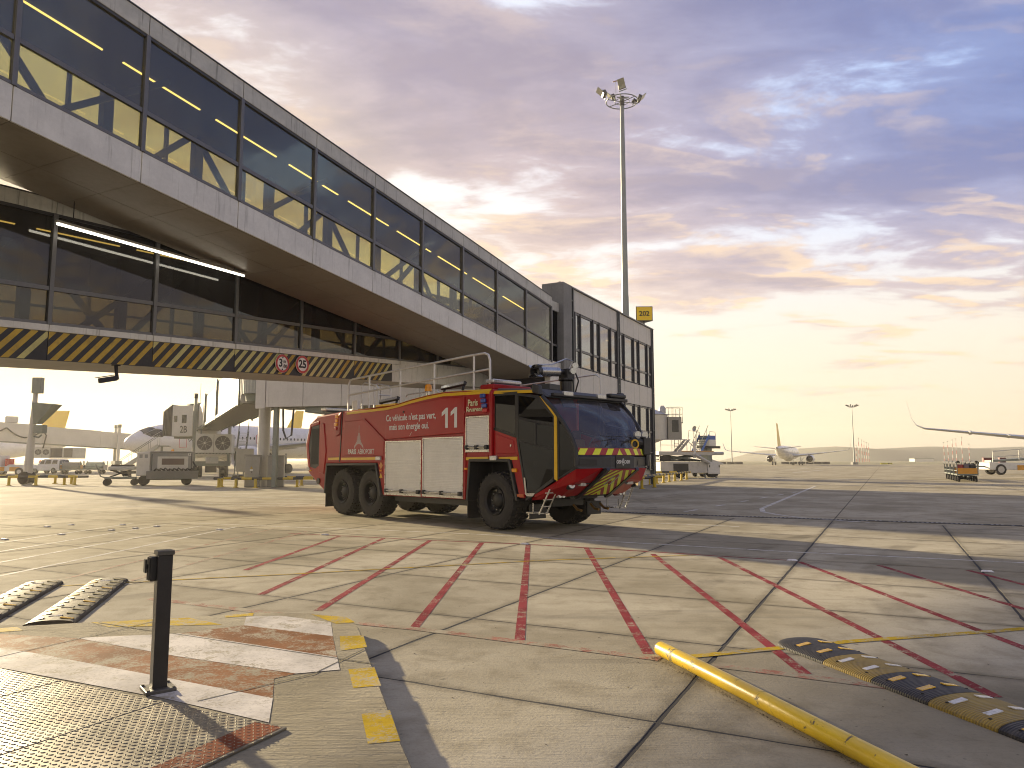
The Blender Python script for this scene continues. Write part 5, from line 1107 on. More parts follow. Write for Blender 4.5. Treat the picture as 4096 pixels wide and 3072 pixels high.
ac = thing('cooling_unit', None, None); ac.parent = pb; ac.location = (22.3, .4, 0); ac.rotation_euler = (0, 0, -math.pi / 2 + R(-14))
fan_unit(ac, 0, 0, 2.25, 3.0, 1.65, 2.2); MB().bb((-1.52, -.03, 2.14), (1.52, 2.2, 2.24)).build('base_frame', gst, ac)
for k in range(11): MB().poly([(-1.45 + .27 * k, -.033, 2.15), (-1.33 + .27 * k, -.033, 2.15), (-1.25 + .27 * k, -.033, 2.23), (-1.37 + .27 * k, -.033, 2.23)]).build('hazard_mark', black, ac)
for s in (-1, 1): MB().bb((s * 1.2 - .05, .8, 3.9), (s * 1.2 + .05, .9, 4.7)).build('hanger', gst, ac)
# side stair
sr = thing('side_stair', None, None); sr.parent = pb; sr.location = (25.3, -2.2, 0); sr.rotation_euler = (0, 0, math.pi)
for s in (-1, 1):
    MB().tube([(0, s * .4, .15), (2.4, s * .4, 4.2)], .05, 6).build('stringer', gst, sr); MB().tube([(0, s * .4, .95), (2.4, s * .4, 5.1)], .03, 6).build('handrail', gst, sr)
    for k in range(5): MB().cyl((.1 + .55 * k, s * .4, .3 + .93 * k), (.1 + .55 * k, s * .4, 1.15 + .93 * k), .02, n=5).build('baluster', gst, sr)
for k in range(16): MB().box((.05 + .15 * k, 0, .27 + .252 * k), (.22, .78, .035)).build('tread', acw, sr)
MB().bb((-.3, -.5, .0), (-.1, .5, .2)).build('foot_roller', pdk, sr)
# cab at the aircraft
cb = thing('docking_cab', None, None); cb.parent = pb; cb.location = (31.2, .3, 0); cb.rotation_euler = (0, 0, R(62))
MB().lathe([(1.55, 0), (1.55, 2.95)], (0, 0, 4.0), (0, 0, 1), 10).build('shell', wbr, cb); MB().lathe([(1.62, 0), (1.75, .12), (.3, .35)], (0, 0, 6.95), (0, 0, 1), 10).build('roof', gst, cb)
MB().bb((.6, -1.45, 3.9), (2.6, 1.45, 6.9)).build('front_room', wbr, cb, bevel=.03, seg=1)
for k in range(7): MB().loft([[(2.6 + .13 * k + d_, -1.5 + .02 * (k % 2), 3.95), (2.6 + .13 * k + d_, 1.5, 3.95), (2.6 + .13 * k + d_, 1.5, 7.0 - .11 * k), (2.6 + .13 * k + d_, -1.5, 7.0 - .11 * k)] for d_ in (0, .09)]).build('bellows_fold', bel, cb, bevel=.02, seg=1)
MB().bb((2.55, -1.38, 4.0), (3.4, 1.38, 6.3)).build('bellows_core', bel, cb)
MB().bb((1.2, 1.455, 5.2), (1.65, 1.475, 6.0)).build('window', cgl, cb, bevel=.05); MB().bb((2.1, 1.455, 5.3), (2.4, 1.475, 5.9)).build('porthole', cgl, cb)
text('2B', .95, stx, cb, (1.45, 1.48, 4.55), rot=(math.pi / 2, 0, math.pi), off=.012, sx=.7); MB().bb((-.5, -.9, 3.7), (2.6, .9, 3.99)).build('floor_frame', gst, cb); MB().cyl((.8, -.6, 7.0), (.8, -.6, 9.3), .02, n=5).build('antenna', pdk, cb)
for k in range(6): MB().tube([(.2 + .3 * k, -1.0, 3.72), (.35 + .3 * k, -1.0, 3.45), (.5 + .3 * k, -1.0, 3.7)], .035, 5).build('cable_loop', pdk, cb)
# fixed walkway from the rotunda to the pier
fw = thing('fixed_walkway', 'beige panelled walkway on posts joining the rotunda to the pier', 'walkway', (-15.0, 45.6, 0), math.atan2(-4.0, 18.0))
for k in range(7):
    a, b = .55 + 2.45 * k, .55 + 2.45 * (k + 1)
    MB().bb((a + .012, -1.5, 4.78), (b - .012, -1.44, 6.55)).build('panel', bpn, fw, bevel=.01, seg=1); MB().bb((a + .05, -1.47, 6.62), (b - .05, -1.455, 8.0)).build('pane', gl2, fw); MB().bb((a - .04, -1.52, 6.6), (a + .04, -1.40, 8.0)).build('mullion', frg, fw)
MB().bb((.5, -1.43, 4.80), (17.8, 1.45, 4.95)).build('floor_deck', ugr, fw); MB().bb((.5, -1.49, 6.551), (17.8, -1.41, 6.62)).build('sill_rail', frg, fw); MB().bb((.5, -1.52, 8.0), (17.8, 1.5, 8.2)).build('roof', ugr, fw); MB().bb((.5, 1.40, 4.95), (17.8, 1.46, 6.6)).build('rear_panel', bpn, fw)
MB().bb((-.1, -1.53, 4.7), (.53, -1.35, 8.1)).build('corner_panel', bpn, fw); MB().bb((3.0, -1.2, 4.45), (4.2, 1.2, 4.78)).build('cross_beam', gst, fw)
for x, y, wd in ((1.05, -1.05, .13), (3.9, .3, .16), (10.2, -.4, .16)): MB().bb((x - wd, y - wd, 0), (x + wd, y + wd, 4.79)).build('post', gst, fw)
MB().tube([(1.45, -1.0, 4.7), (1.5, -1.0, 3.4), (1.7, -1.0, 2.9), (2.05, -1.0, 3.1), (2.15, -1.0, 4.7)], .06, 8).build('hanging_cable', pdk, fw, smooth=True)
# cabinets by the column
for i, (x, y, w, d, h, rz, lb) in enumerate(((-15.72, 44.9, .85, .6, 1.88, .25, 'grey electrical cabinet left of the bridge column'), (-14.35, 45.1, .95, .6, 1.85, .2, 'grey two door electrical cabinet right of the bridge column'))):
    cbn = thing('electrical_cabinet', lb, 'cabinet', (x, y, 0), rz, 'cabinets at the bridge column')
    MB().bb((-w / 2, -d / 2, .05), (w / 2, d / 2, h)).build('body', cabm, cbn, bevel=.02); MB().bb((-w / 2 - .05, -d / 2 - .05, h), (w / 2 + .05, d / 2 + .05, h + .06)).build('lid', cabm, cbn, bevel=.02); MB().bb((-w / 2, -d / 2, 0), (w / 2, d / 2, .05)).build('plinth', ugr, cbn)
    for k in range(2): MB().bb((-w / 2 + .02 + k * w / 2, -d / 2 - .015, .1), (-.01 + k * w / 2, -d / 2 - .001, h - .04)).build('door', cabm, cbn, bevel=.006, seg=1)
    dz = 1.2; MB().prism([(-.13, dz - .1), (.05, dz - .1), (-.04, dz + .06)], SD, -d / 2 - .018, -d / 2 - .022).build('hazard_label', syel, cbn); MB().bb((-.13, -d / 2 - .02, dz - .22), (.05, -d / 2 - .016, dz - .13)).build('notice', swh, cbn); MB().bb((-.03, -d / 2 - .03, .85), (.0, -d / 2 - .016, .97)).build('handle', pdk, cbn)
pn = thing('control_board', 'beige control board on a frame behind the left cabinet', 'control board', (-17.0, 47.0, 0), .2)
MB().bb((-.5, 0, .9), (.55, .12, 2.35)).build('board', cabm, pn, bevel=.02); MB().bb((-.42, .12, 0), (-.36, .2, 2.3)).bb((.40, .12, 0), (.46, .2, 2.3)).build('frame', gst, pn); MB().tube([(.1, -.1, 1.8), (.35, -.15, 1.2), (.15, -.1, .7), (.25, -.1, .05)], .09, 8).build('hose_bundle', pdk, pn)
# low hazard barriers
bye = pm('barrier yellow', (.50, .36, .02), .5, var=.15, scale=3, dirt=.35); bbk = pm('barrier black', (.02, .02, .02), .5, var=.3)
def barrier(label, posts, rails, h=.50, grp='low hazard barriers'):
    th = thing('hazard_barrier', label, 'barrier', (posts[0][0], posts[0][1], 0), 0, grp); o = Vector((posts[0][0], posts[0][1], 0))
    for x, y in posts:
        p = Vector((x, y, 0)) - o; MB().cyl(p, p + Vector((0, 0, h)), .085, n=12).cyl(p, p + Vector((0, 0, .04)), .16, n=12).build('post', bye, th, smooth=True)
    for a, b in rails:
        a = Vector((*a, h)) - o; b = Vector((*b, h)) - o; L = (b - a).length; n = max(2, round(L / .62))
        for k in range(n): MB().cyl(a + (b - a) * (k / n), a + (b - a) * ((k + 1) / n), .078, n=10).build('rail_piece', (bbk, bye)[k % 2], th, smooth=True)
barrier('yellow and black low barrier in front of the bridge column cabinets', [(-17.5, 44.3), (-16.4, 44.1), (-15.1, 43.7), (-13.0, 44.9), (-11.2, 45.8)], [((-16.7, 44.15), (-10.8, 44.9))], .52)
barrier('yellow and black low barrier behind the bridge column', [(-17.6, 45.0), (-16.3, 47.9), (-13.5, 47.6)], [((-17.9, 44.6), (-16.2, 48.1)), ((-16.2, 48.1), (-11.0, 47.2))], .52)
barrier('rusty yellow low barrier round the leaning camera pole', [(-33.6, 47.6), (-32.2, 47.5), (-30.6, 47.7), (-29.2, 48.4), (-28.4, 48.2)], [((-35.5, 47.5), (-27.6, 48.3))], .55)
barrier('rusty yellow low barrier behind the leaning camera pole', [(-33.6, 51.0), (-31.4, 51.0), (-29.8, 50.2)], [((-36, 51.2), (-29.6, 50.2))], .55)
# camera pole
cp_ = thing('camera_pole', 'tapered grey pole with sign box and floodlight by the low sun', 'pole', (-31.9, 48.8, 0), 0)
MB().tube([(0, 0, 0), (.12, 0, 3.6), (.22, 0, 6.9)], .30, 14, True, .11).build('shaft', colm, cp_, smooth=True); MB().box((.38, -.1, 6.55), (.62, .35, 1.05)).build('sign_box', gst, cp_, bevel=.02)
MB().loft([[(.35, -.3, 4.0), (.6, -.3, 4.0), (.6, .3, 4.0), (.35, .3, 4.0)], [(.30, -.5, 5.4), (1.75, -.5, 5.3), (1.75, .5, 5.3), (.30, .5, 5.4)]]).build('floodlight_hood', gst, cp_, bevel=.02)
MB().box((.72, -.1, 3.65), (.6, .5, .55)).build('control_box', gst, cp_, bevel=.02); MB().tube([(.2, 0, 3.2), (.7, -.2, 3.1), (.95, -.3, 3.25)], .06, 6).build('bracket', gst, cp_); MB().cyl((-.05, -.35, .45), (.05, .3, .45), .42, n=16).build('cable_drum', rbw, cp_)
# ground power unit 12
gp_ = thing('ground_power_unit', 'grey and white ground power unit numbered 12 with looped cables in its tray', 'power unit', (-22.55, 48.4, 0), R(24))
g1 = pm('unit grey', (.20, .205, .20), .45, .1, var=.1, dirt=.15); g2 = pm('unit white', (.50, .49, .44), .45, var=.08, dirt=.1)
MB().bb((-.95, -.75, .75), (1.55, .75, 2.1)).build('body', g1, gp_, bevel=.05); MB().bb((-1.75, -.75, .62), (-.97, .75, 2.12)).build('front_cabinet', g2, gp_, bevel=.05); MB().bb((-1.0, -.80, 2.1), (1.6, .80, 2.18)).build('roof', g1, gp_, bevel=.03)
MB().bb((-.55, -.775, .95), (1.25, -.752, 1.85)).build('white_panel', g2, gp_); MB().bb((-.30, -.79, 1.32), (1.02, -.776, 1.72)).build('vent_window', pm('brown grille', (.075, .045, .04), .5), gp_)
MB().loft([[(-1.15, -1.15, .42), (1.85, -1.15, .42), (1.75, -.7, .42), (-1.1, -.7, .42)], [(-1.15, -1.35, .92), (1.9, -1.35, .92), (1.9, -.7, .92), (-1.15, -.7, .92)]]).build('cable_tray', g1, gp_)
for k in range(9): MB().tube([(-.7 + .26 * k, -1.1, .95), (-.6 + .26 * k, -1.22, 1.05 + .03 * (k % 3)), (-.45 + .26 * k, -1.05, 1.0), (-.35 + .26 * k, -1.0, .93)], .055, 6).build('cable', pdk, gp_, smooth=True)
MB().tube([(1.5, -1.0, .95), (1.72, -.9, 1.2), (1.55, -.82, 1.5), (1.75, -.8, 1.2)], .055, 6).build('cable', pdk, gp_, smooth=True)
for x in (-1.3, 1.2):
    for y in (-.6, .6): MB().cyl((x, y - .12, .32), (x, y + .12, .32), .32, n=16).build('wheel', rbw, gp_, smooth=True)
MB().bb((-1.5, -.7, .35), (1.4, .7, .62)).build('chassis', pdk, gp_); MB().lathe([(.09, 0), (.09, .10), (.05, .14)], (.3, -.2, 2.18), (0, 0, 1), 12).build('amber_beacon', amb, gp_); text('12', .24, wtx, gp_, (1.3, -.757, 1.98), off=.004)
for x in (-1.6, -1.3): MB().bb((x, -.765, 1.75), (x + .18, -.752, 1.98)).build('gauge', g1, gp_)
for x in (-.9, 1.42): MB().bb((x, -.765, .95), (x + .05, -.752, 2.0)).build('hazard_edge', black, gp_)
# tow dolly in front of it
do = thing('lift_dolly', 'small dark lift dolly with tow bar beside the power unit', 'dolly', (-25.1, 47.6, 0), R(24))
MB().bb((-.9, -.5, .42), (.9, .5, .56)).build('frame', gst, do, bevel=.02); MB().bb((-.7, -.55, 1.0), (.85, .55, 1.22)).build('table', acw, do, bevel=.03); MB().bb((-.55, -.45, 1.22), (.75, .45, 1.33)).build('pad', pdk, do)
for s in (-1, 1): MB().tube([(-.6, s * .4, .56), (.6, s * .4, 1.0)], .05, 6).build('scissor_arm', pdk, do); MB().tube([(.6, s * .4, .56), (-.6, s * .4, 1.0)], .05, 6).build('scissor_arm', pdk, do)
for x in (-.75, .8):
    for s in (-1, 1): MB().cyl((x, s * .5 - .06, .22), (x, s * .5 + .06, .22), .22, n=14).build('wheel', rbw, do, smooth=True)
MB().tube([(-.9, 0, .5), (-1.15, 0, .6), (-1.45, 0, 1.35)], .04, 6).build('tow_bar', gst, do)
# mobile stair, carts, tug, car, walker: small and hazy behind
def stair(label, loc, rz, n=14, rise=.20, run=.27, w=1.3, h0=.6, col=acw):
    th = thing('boarding_stair', label, 'stairs', loc, rz)
    for k in range(n): MB().box((run * k, 0, h0 + rise * k), (run + .04, w, .05)).build('tread', gst, th)
    for s in (-1, 1):
        MB().loft([[(-.1, s * (w / 2 + .03), h0 - .15), (-.1, s * (w / 2 + .09), h0 - .15), (-.1, s * (w / 2 + .09), h0 + .2), (-.1, s * (w / 2 + .03), h0 + .2)], [(run * n, s * (w / 2 + .03), h0 + rise * n - .2), (run * n, s * (w / 2 + .09), h0 + rise * n - .2), (run * n, s * (w / 2 + .09), h0 + rise * n + .15), (run * n, s * (w / 2 + .03), h0 + rise * n + .15)]]).build('side_plate', col, th)
        MB().tube([(0, s * w / 2, h0 + 1.0), (run * n, s * w / 2, h0 + rise * n + 1.0)], .03, 5).build('handrail', gst, th)
        for k in range(0, n + 1, 3): MB().cyl((run * k, s * w / 2, h0 + rise * k), (run * k, s * w / 2, h0 + rise * k + 1.0), .02, n=5).build('baluster', gst, th)
    MB().bb((.2, -w / 2, .35), (run * n + .6, w / 2, .6)).build('chassis', pdk, th); MB().bb((run * n, -w / 2, h0 + rise * n - .1), (run * n + 1.0, w / 2, h0 + rise * n)).build('platform', gst, th); MB().bb((run * n + .2, -.1, .6), (run * n + .4, .1, h0 + rise * n - .1)).build('prop', gst, th)
    for x in (.6, run * n + .2):
        for s in (-1, 1): MB().cyl((x, s * w / 2 - .1, .3), (x, s * w / 2 + .1, .3), .3, n=12).build('wheel', rbw, th)
    return th
stair('grey mobile stair under the airliner nose', (-37.3, 70.5, 0), R(18), 12)
ora = pm('tug orange', (.55, .26, .02), .45, var=.1); vwh = pm('vehicle white', (.55, .55, .53), .35, var=.06, dirt=.12)
def cart(label, loc, rz, grp, panel=ora, bags=True, cover=True):
    th = thing('baggage_cart', label, 'baggage cart', loc, rz, grp)
    MB().bb((-1.1, -.68, .48), (1.1, .68, .58)).build('deck', gst, th); MB().bb((1.06, -.68, .60), (1.10, .68, 1.02)).build('end_panel', panel, th); MB().bb((-1.10, -.68, .60), (-1.06, .68, 1.02)).build('end_panel', panel, th)
    for x in (-1.08, 1.08):
        for s in (-1, 1): MB().bb((x - .03, s * .66 - .03, .58), (x + .03, s * .66 + .03, 1.52)).build('corner_post', gst, th)
    for s in (-1, 1): MB().bb((-1.05, s * .67 - .015, .80), (1.05, s * .67 + .015, .86)).build('side_rail', gst, th)
    for x in (-.75, .75):
        for s in (-1, 1): MB().cyl((x, s * .55 - .07, .22), (x, s * .55 + .07, .22), .22, n=14).build('wheel', rbw, th, smooth=True)
        MB().cyl((x, -.5, .22), (x, .5, .22), .04, n=6).build('axle', pdk, th)
    MB().bb((1.1, -.05, .36), (1.75, .05, .42)).build('tow_bar', gst, th)
    if cover:
        for s in (-1, 1): MB().loft([[(x, s * (.60 + .16 * math.cos(R(a))), 1.40 + .17 * math.sin(R(a))) for a in range(-40, 181, 20)] for x in (-1.15, 1.15)], closed=False, caps=False).build('roll_cover', bel, th, smooth=True)
    return th
def cases(loc, rz, lab, cols):
    M3 = Matrix.Rotation(rz, 3, 'Z')
    for (x, y, w, d, h, m, lb) in lab:
        p = Vector(loc) + M3 @ Vector((x, y, .59)); sc_ = thing('suitcase', lb, 'suitcase', p, rz, 'luggage on the carts')
        MB().bb((-w / 2, -d / 2, 0), (w / 2, d / 2, h)).build('shell', m, sc_, bevel=.05); MB().tube([(0, -d * .2, h), (0, -d * .2, h + .05), (0, d * .2, h + .05), (0, d * .2, h)], .012, 5).build('handle', pdk, sc_)
for i, (u, lb) in enumerate(((0, 'hazy baggage cart with an orange end board under the far boarding bridge'), (2.5, 'hazy baggage cart nearest the wheels of the far boarding bridge'))):
    cart(lb, (-51.4 + u * .98, 86.5 + u * .2, 0), R(12 + 180), 'carts under the far bridge', ora if i == 0 else g1, cover=False)
    MB_ = MB().bb((-.9, -.55, 0), (.9, .55, .75)); c_o = thing('cargo_bundle', ('dark wrapped bundle on the hazy cart with the orange end', 'pale wrapped bundle on the hazy cart nearest the bridge wheels')[i], 'bundle', (-51.4 + u * .98, 86.5 + u * .2, .59), R(12)); MB_.build('wrap', (g1, pm('green wrap', (.30, .36, .30), .5))[i], c_o, bevel=.08); MB().bb((-.92, -.04, -.005), (.92, .04, .765)).build('strap', pdk, c_o)
def tug(label, loc, rz):
    th = thing('baggage_tug', label, 'tug', loc, rz)
    MB().prism([(-2.1, .45), (2.0, .45), (2.1, .75), (2.0, 1.15), (.2, 1.15), (-.1, .95), (-2.1, .95)], SD, -.8, .8).build('body', vwh, th, bevel=.04); MB().bb((-1.5, -.82, .50), (-.2, -.801, .90)).build('side_panel', ora, th); MB().bb((.3, -.82, .50), (1.3, -.801, .9)).build('side_panel', ora, th)
    cbm = MB().prism([(-1.9, .95), (-.6, .95), (-.65, 2.05), (-1.75, 2.05)], SD, -.74, .74).build('cab', vwh, th, bevel=.06)
    for s in (-1, 1): MB().prism([(-1.75, 1.2), (-.78, 1.2), (-.82, 1.92), (-1.65, 1.92)], SD, s * .742, s * .75).build('side_window', cgl, cbm)
    for x in (-1.35, 1.3):
        for s in (-1, 1):
            w = thing('wheel', None, None); w.parent = th; w.location = (x, s * .72, .42); MB().cyl((0, -.13, 0), (0, .13, 0), .42, n=18).build('tyre', rbw, w, smooth=True); MB().cyl((0, -.14, 0), (0, .14, 0), .22, n=14).build('rim', vwh, w, smooth=True)
    MB().bb((2.05, -.15, .5), (2.45, .15, .75)).build('tow_hitch', gst, th); MB().bb((-.3, -.6, 1.0), (-.1, .6, 1.75)).build('headboard', rdl, th)
tug('white baggage tug with orange side panels by the camera pole', (-51.7, 76.5, 0), R(2))
def suv(label, loc, rz):
    th = thing('parked_car', label, 'car', loc, rz)
    MB().prism([(-2.2, .35), (2.2, .35), (2.25, .85), (1.3, 1.02), (-2.15, 1.08), (-2.25, .7)], SD, -.9, .9).build('body', vwh, th, bevel=.1, seg=3); gh = MB().loft([[(-2.1, -.82, 1.07), (-2.1, .82, 1.07), (1.2, .82, 1.03), (1.2, -.82, 1.03)], [(-1.85, -.66, 1.72), (-1.85, .66, 1.72), (.35, .66, 1.74), (.35, -.66, 1.74)]]).build('cabin', vwh, th, bevel=.06)
    for s in (-1, 1):
        for a, b in ((-1.75, -.95), (-.85, .05), (.12, .75)): MB().loft([[(a, s * .80, 1.16), (b, s * .80, 1.16), (b - .12, s * .705, 1.60), (a + .06, s * .705, 1.60)], [(a, s * .81, 1.165), (b, s * .81, 1.165), (b - .12, s * .715, 1.605), (a + .06, s * .715, 1.605)]]).build('side_window', cgl, th)
    MB().loft([[(-2.10, -.7, 1.15), (-2.10, .7, 1.15), (-1.93, .58, 1.62), (-1.93, -.58, 1.62)], [(-2.12, -.7, 1.155), (-2.12, .7, 1.155), (-1.95, .58, 1.625), (-1.95, -.58, 1.625)]]).build('rear_window', cgl, th)
    MB().bb((-2.27, -.85, .75), (-2.2, .85, 1.0)).build('tail_panel', rdl, th)
    for x in (-1.35, 1.4):
        for s in (-1, 1): w = thing('wheel', None, None); w.parent = th; w.location = (x, s * .8, .36); MB().cyl((0, -.11, 0), (0, .11, 0), .36, n=18).build('tyre', rbw, w, smooth=True); MB().cyl((0, -.12, 0), (0, .12, 0), .2, n=12).build('rim', gst, w, smooth=True)
suv('white car with red tail panel parked behind the baggage tug', (-54.8, 88.0, 0), R(165))
# walker in a red vest, far off
pe = bpy.data.meshes.new('person'); 
J = [(0, 0, .92), (0, 0, 1.18), (0, 0, 1.42), (0, 0, 1.53), (0, .02, 1.68), (-.10, 0, .88), (-.16, .10, .48), (-.24, .02, .07), (-.18, .14, .04), (.10, 0, .88), (.13, .05, .48), (.06, -.08, .08), (.08, .06, .04), (-.19, 0, 1.40), (-.24, .02, 1.13), (-.22, .12, .90), (.19, 0, 1.40), (.24, -.02, 1.13), (.22, .10, .90)]
E_ = [(0, 1), (1, 2), (2, 3), (3, 4), (0, 5), (5, 6), (6, 7), (7, 8), (0, 9), (9, 10), (10, 11), (11, 12), (2, 13), (13, 14), (14, 15), (2, 16), (16, 17), (17, 18)]
pe.from_pydata(J, E_, [])
po = bpy.data.objects.new('person', pe); COL.objects.link(po)
rad = [.14, .15, .15, .06, .11, .10, .07, .05, .05, .10, .07, .05, .05, .06, .05, .035, .06, .05, .035]
sm = po.modifiers.new('skin', 'SKIN'); po.modifiers.new('sub', 'SUBSURF').levels = 1
for v, r in zip(pe.skin_vertices[0].data, rad): v.radius = (r, r)
pe.skin_vertices[0].data[0].use_root = True
t_ = NT('red vest over dark trousers'); q_ = t_.n('ShaderNodeSeparateXYZ'); t_.l(t_.obj(), q_.inputs[0]); t_.bsdf(t_.mix(t_.map(q_.outputs[2], .93, .95), t_.mix(0., (.05, .045, .045), (0, 0, 0)), t_.mix(t_.map(q_.outputs[2], 1.52, 1.54), (.42, .10, .06), (.30, .19, .13))), .7); pe.materials.append(t_.m)
po.location = (-102.0, 160.0, 0); po.rotation_euler = (0, 0, R(70)); tag(po, 'person in a red vest walking across the hazy apron', 'person')
# far left boarding bridge
fb = thing('boarding_bridge', 'hazy cream boarding bridge with drooping cables on the far left', 'boarding bridge', (-78.5, 99.8, 0), math.atan2(12.9, 17.0))
L_ = 26.5; zl = lambda x: 4.75 - .065 * x
for x0, x1, w, h, o_ in ((-6, 12.5, 2.9, 2.65, 0), (12.3, 20.0, 2.6, 2.45, .06), (19.8, L_, 2.4, 2.35, .1)):
    MB().loft([[(x, -w / 2, zl(x) + o_), (x, w / 2, zl(x) + o_), (x, w / 2, zl(x) + o_ + h), (x, -w / 2, zl(x) + o_ + h)] for x in (x0, x1)]).build('tunnel_section', wbr, fb, bevel=.04, seg=1)
    MB().loft([[(x, -w / 2 - .05, zl(x) + o_ - .12), (x, w / 2, zl(x) + o_ - .12), (x, w / 2, zl(x) + o_), (x, -w / 2 - .05, zl(x) + o_)] for x in (x0, x1)]).build('edge_beam', gst, fb)
fu = thing('cooling_unit', None, None); fu.parent = fb; fu.location = (14.5, -1.6, 0); fan_unit(fu, -1.9, 0, 1.9, 1.9, 1.6, 1.8); MB().bb((-.9, .02, 1.8), (3.6, 1.7, 3.4)).build('duct_box', acw, fu, bevel=.03); MB().bb((-.85, 0., 2.0), (.6, .015, 3.3)).build('intake_grille', bel, fu); MB().bb((.8, 0., 2.0), (1.9, .015, 3.3)).build('intake_grille', ugr, fu)
for s in (-1, 1): MB().bb((22.2, s * 1.5 - .2, 1.2), (22.6, s * 1.5 + .2, 8.0 - .065 * 22)).build('lift_column', wbr, fb); MB().cyl((22.4, s * 1.0 - .35, .55), (22.4, s * 1.0 + .35, .55), .55, n=18).build('wheel', rbw, fb, smooth=True)
for s in (-1, 1): MB().bb((22.15, s * 1.5 - .26, 6.5), (22.65, s * 1.5 + .26, 7.0)).build('column_cap', gst, fb)
MB().bb((22.0, -1.8, 1.0), (22.9, 1.8, 1.5)).bb((22.1, -.6, .4), (22.7, .6, 1.0)).build('drive_beam', gst, fb)
for a, b in ((-5, 3), (3, 8.2), (8.2, 12.6)):
    MB().tube([(a + (b - a) * f, -1.55, zl(a) + 1.9 - 1.2 * math.sin(math.pi * f) - .065 * (b - a) * f) for f in [i / 10 for i in range(11)]], .10, 6).build('drooping_cable', pdk, fb, smooth=True)
MB().tube([(12.6, -1.55, zl(12.6) + 1.9), (13.0, -1.6, zl(13) + 1.2), (12.7, -1.6, zl(13) - .6)], .10, 6).build('drooping_cable', pdk, fb, smooth=True); MB().bb((8.0, -.6, zl(8) + 2.66), (9.6, .6, zl(8) + 3.6)).build('roof_unit', wbr, fb, bevel=.1)
MB().lathe([(1.5, 0), (1.5, 2.6)], (L_ + 1.3, 0, 3.1), (0, 0, 1), 10).build('docking_cab', wbr, fb)
# ================================================================ right hand side
# rotunda of the next stand behind the pier corner
rt = thing('bridge_rotunda', 'pale round bridge rotunda with a caged platform behind the pier corner', 'rotunda', (12.6, 69.0, 0), 0)
drm = pm('pale drum cladding', (.40, .40, .385), .4, .2, var=.1, scale=.8, streak=.25)
MB().lathe([(1.95, 0), (1.95, 2.25), (2.05, 2.3), (.4, 3.0)], (0, 0, 3.5), (0, 0, 1), 36).build('drum', drm, rt, smooth=True); MB().lathe([(.5, 0), (.5, 3.1), (1.6, 3.5)], (0, 0, 0), (0, 0, 1), 18).build('column', colm, rt, smooth=True)
MB().bb((1.8, -.9, 3.5), (3.1, .7, 5.6)).build('side_cabin', cabm, rt, bevel=.04); MB().bb((3.101, -.6, 4.3), (3.115, .0, 5.3)).bb((2.2, -.915, 4.2), (2.8, -.901, 5.3)).build('cabin_window', cgl, rt); MB().lathe([(.35, 0), (.30, .5), (.15, .7)], (1.5, 0, 6.0), (0, 0, 1), 14).build('roof_vent', drm, rt, smooth=True)
cg = thing('roof_cage', None, None); cg.parent = rt; cg.location = (2.5, -.2, 5.1)
MB().bb((-.3, -.6, -.08), (.75, .6, .0)).build('platform', gst, cg)
for z in (.75, 1.4): MB().tube([(-.6, -.6, z), (.7, -.6, z), (.7, .6, z), (-.6, .6, z), (-.6, -.6, z)], .025, 5).build('guard_rail', gst, cg)
for x, y in [(-.6, -.6), (-.25, -.6), (.1, -.6), (.4, -.6), (.7, -.6), (.7, 0), (.7, .6), (.1, .6), (-.6, .6)]: MB().cyl((x, y, 0), (x, y, 1.4), .025, n=5).build('cage_bar', gst, cg)
for s in (-.2, .2): MB().cyl((.1 + s, -.65, -3.0), (.1 + s, -.65, 0), .03, n=5).build('ladder_rail', gst, cg)
for k in range(9): MB().cyl((-.1, -.65, -2.9 + .32 * k), (.3, -.65, -2.9 + .32 * k), .02, n=5).build('ladder_rung', gst, cg)
# cargo loader
vgr = pm('loader grey white', (.42, .41, .38), .5, .05, var=.1, scale=1, dirt=.25)
lo = thing('cargo_loader', 'large white cargo loader with raised railed platform beside the pier', 'loader vehicle', (15.0, 67.6, 0), R(16))
MB().bb((-2.2, -1.2, .45), (2.5, 1.2, 1.45)).build('chassis_body', vgr, lo, bevel=.04); MB().bb((2.52, -1.25, .35), (3.75, .6, 1.45)).build('engine_box', vwh, lo, bevel=.05); MB().bb((-.95, -1.22, .55), (.55, -1.201, 1.3)).build('wheel_recess', pdk, lo)
for x in (-.2, 3.0): MB().cyl((x, -1.18, .58), (x, -.85, .58), .55, n=18).build('wheel', rbw, lo, smooth=True)
MB().bb((-2.4, -1.35, 2.05), (3.1, 1.35, 2.38)).build('platform', vgr, lo, bevel=.03); MB().bb((-.2, -1.36, 2.38), (3.1, -1.30, 2.44)).build('yellow_edge', ora, lo); MB().bb((-2.2, -1.0, 1.5), (2.2, 1.0, 1.62)).build('lift_base', pdk, lo); MB().bb((-2.3, -1.25, 1.55), (-1.2, -1.1, 2.0)).build('dark_panel', pdk, lo)
for a, b in (((-1.8, 1.55), (1.9, 2.05)), ((1.9, 1.55), (-1.8, 2.05))):
    for y in (-.9, .9): MB().tube([(a[0], y, a[1]), (b[0], y, b[1])], .09, 6).build('scissor_arm', gst, lo)
MB().tube([(1.1, -1.4, 2.1), (2.6, -1.4, 1.35)], .15, 6).build('ram', vgr, lo); MB().tube([(1.9, -1.2, 2.2), (4.2, -1.1, 2.22)], .14, 8).build('roller_boom', drm, lo)
for x in (-2.2, -1.1, -.2, .4): MB().cyl((x, -1.3, 2.38), (x, -1.3, 3.45), .03, n=5).build('rail_post', drm, lo)
MB().tube([(-2.2, -1.3, 3.45), (.4, -1.3, 3.45)], .03, 5).build('guard_rail', drm, lo); MB().tube([(-2.2, -1.3, 2.95), (.4, -1.3, 2.95)], .025, 5).build('guard_rail', drm, lo); MB().tube([(.4, -1.3, 3.4), (1.5, -1.3, 2.4)], .035, 5).build('guard_rail', drm, lo)
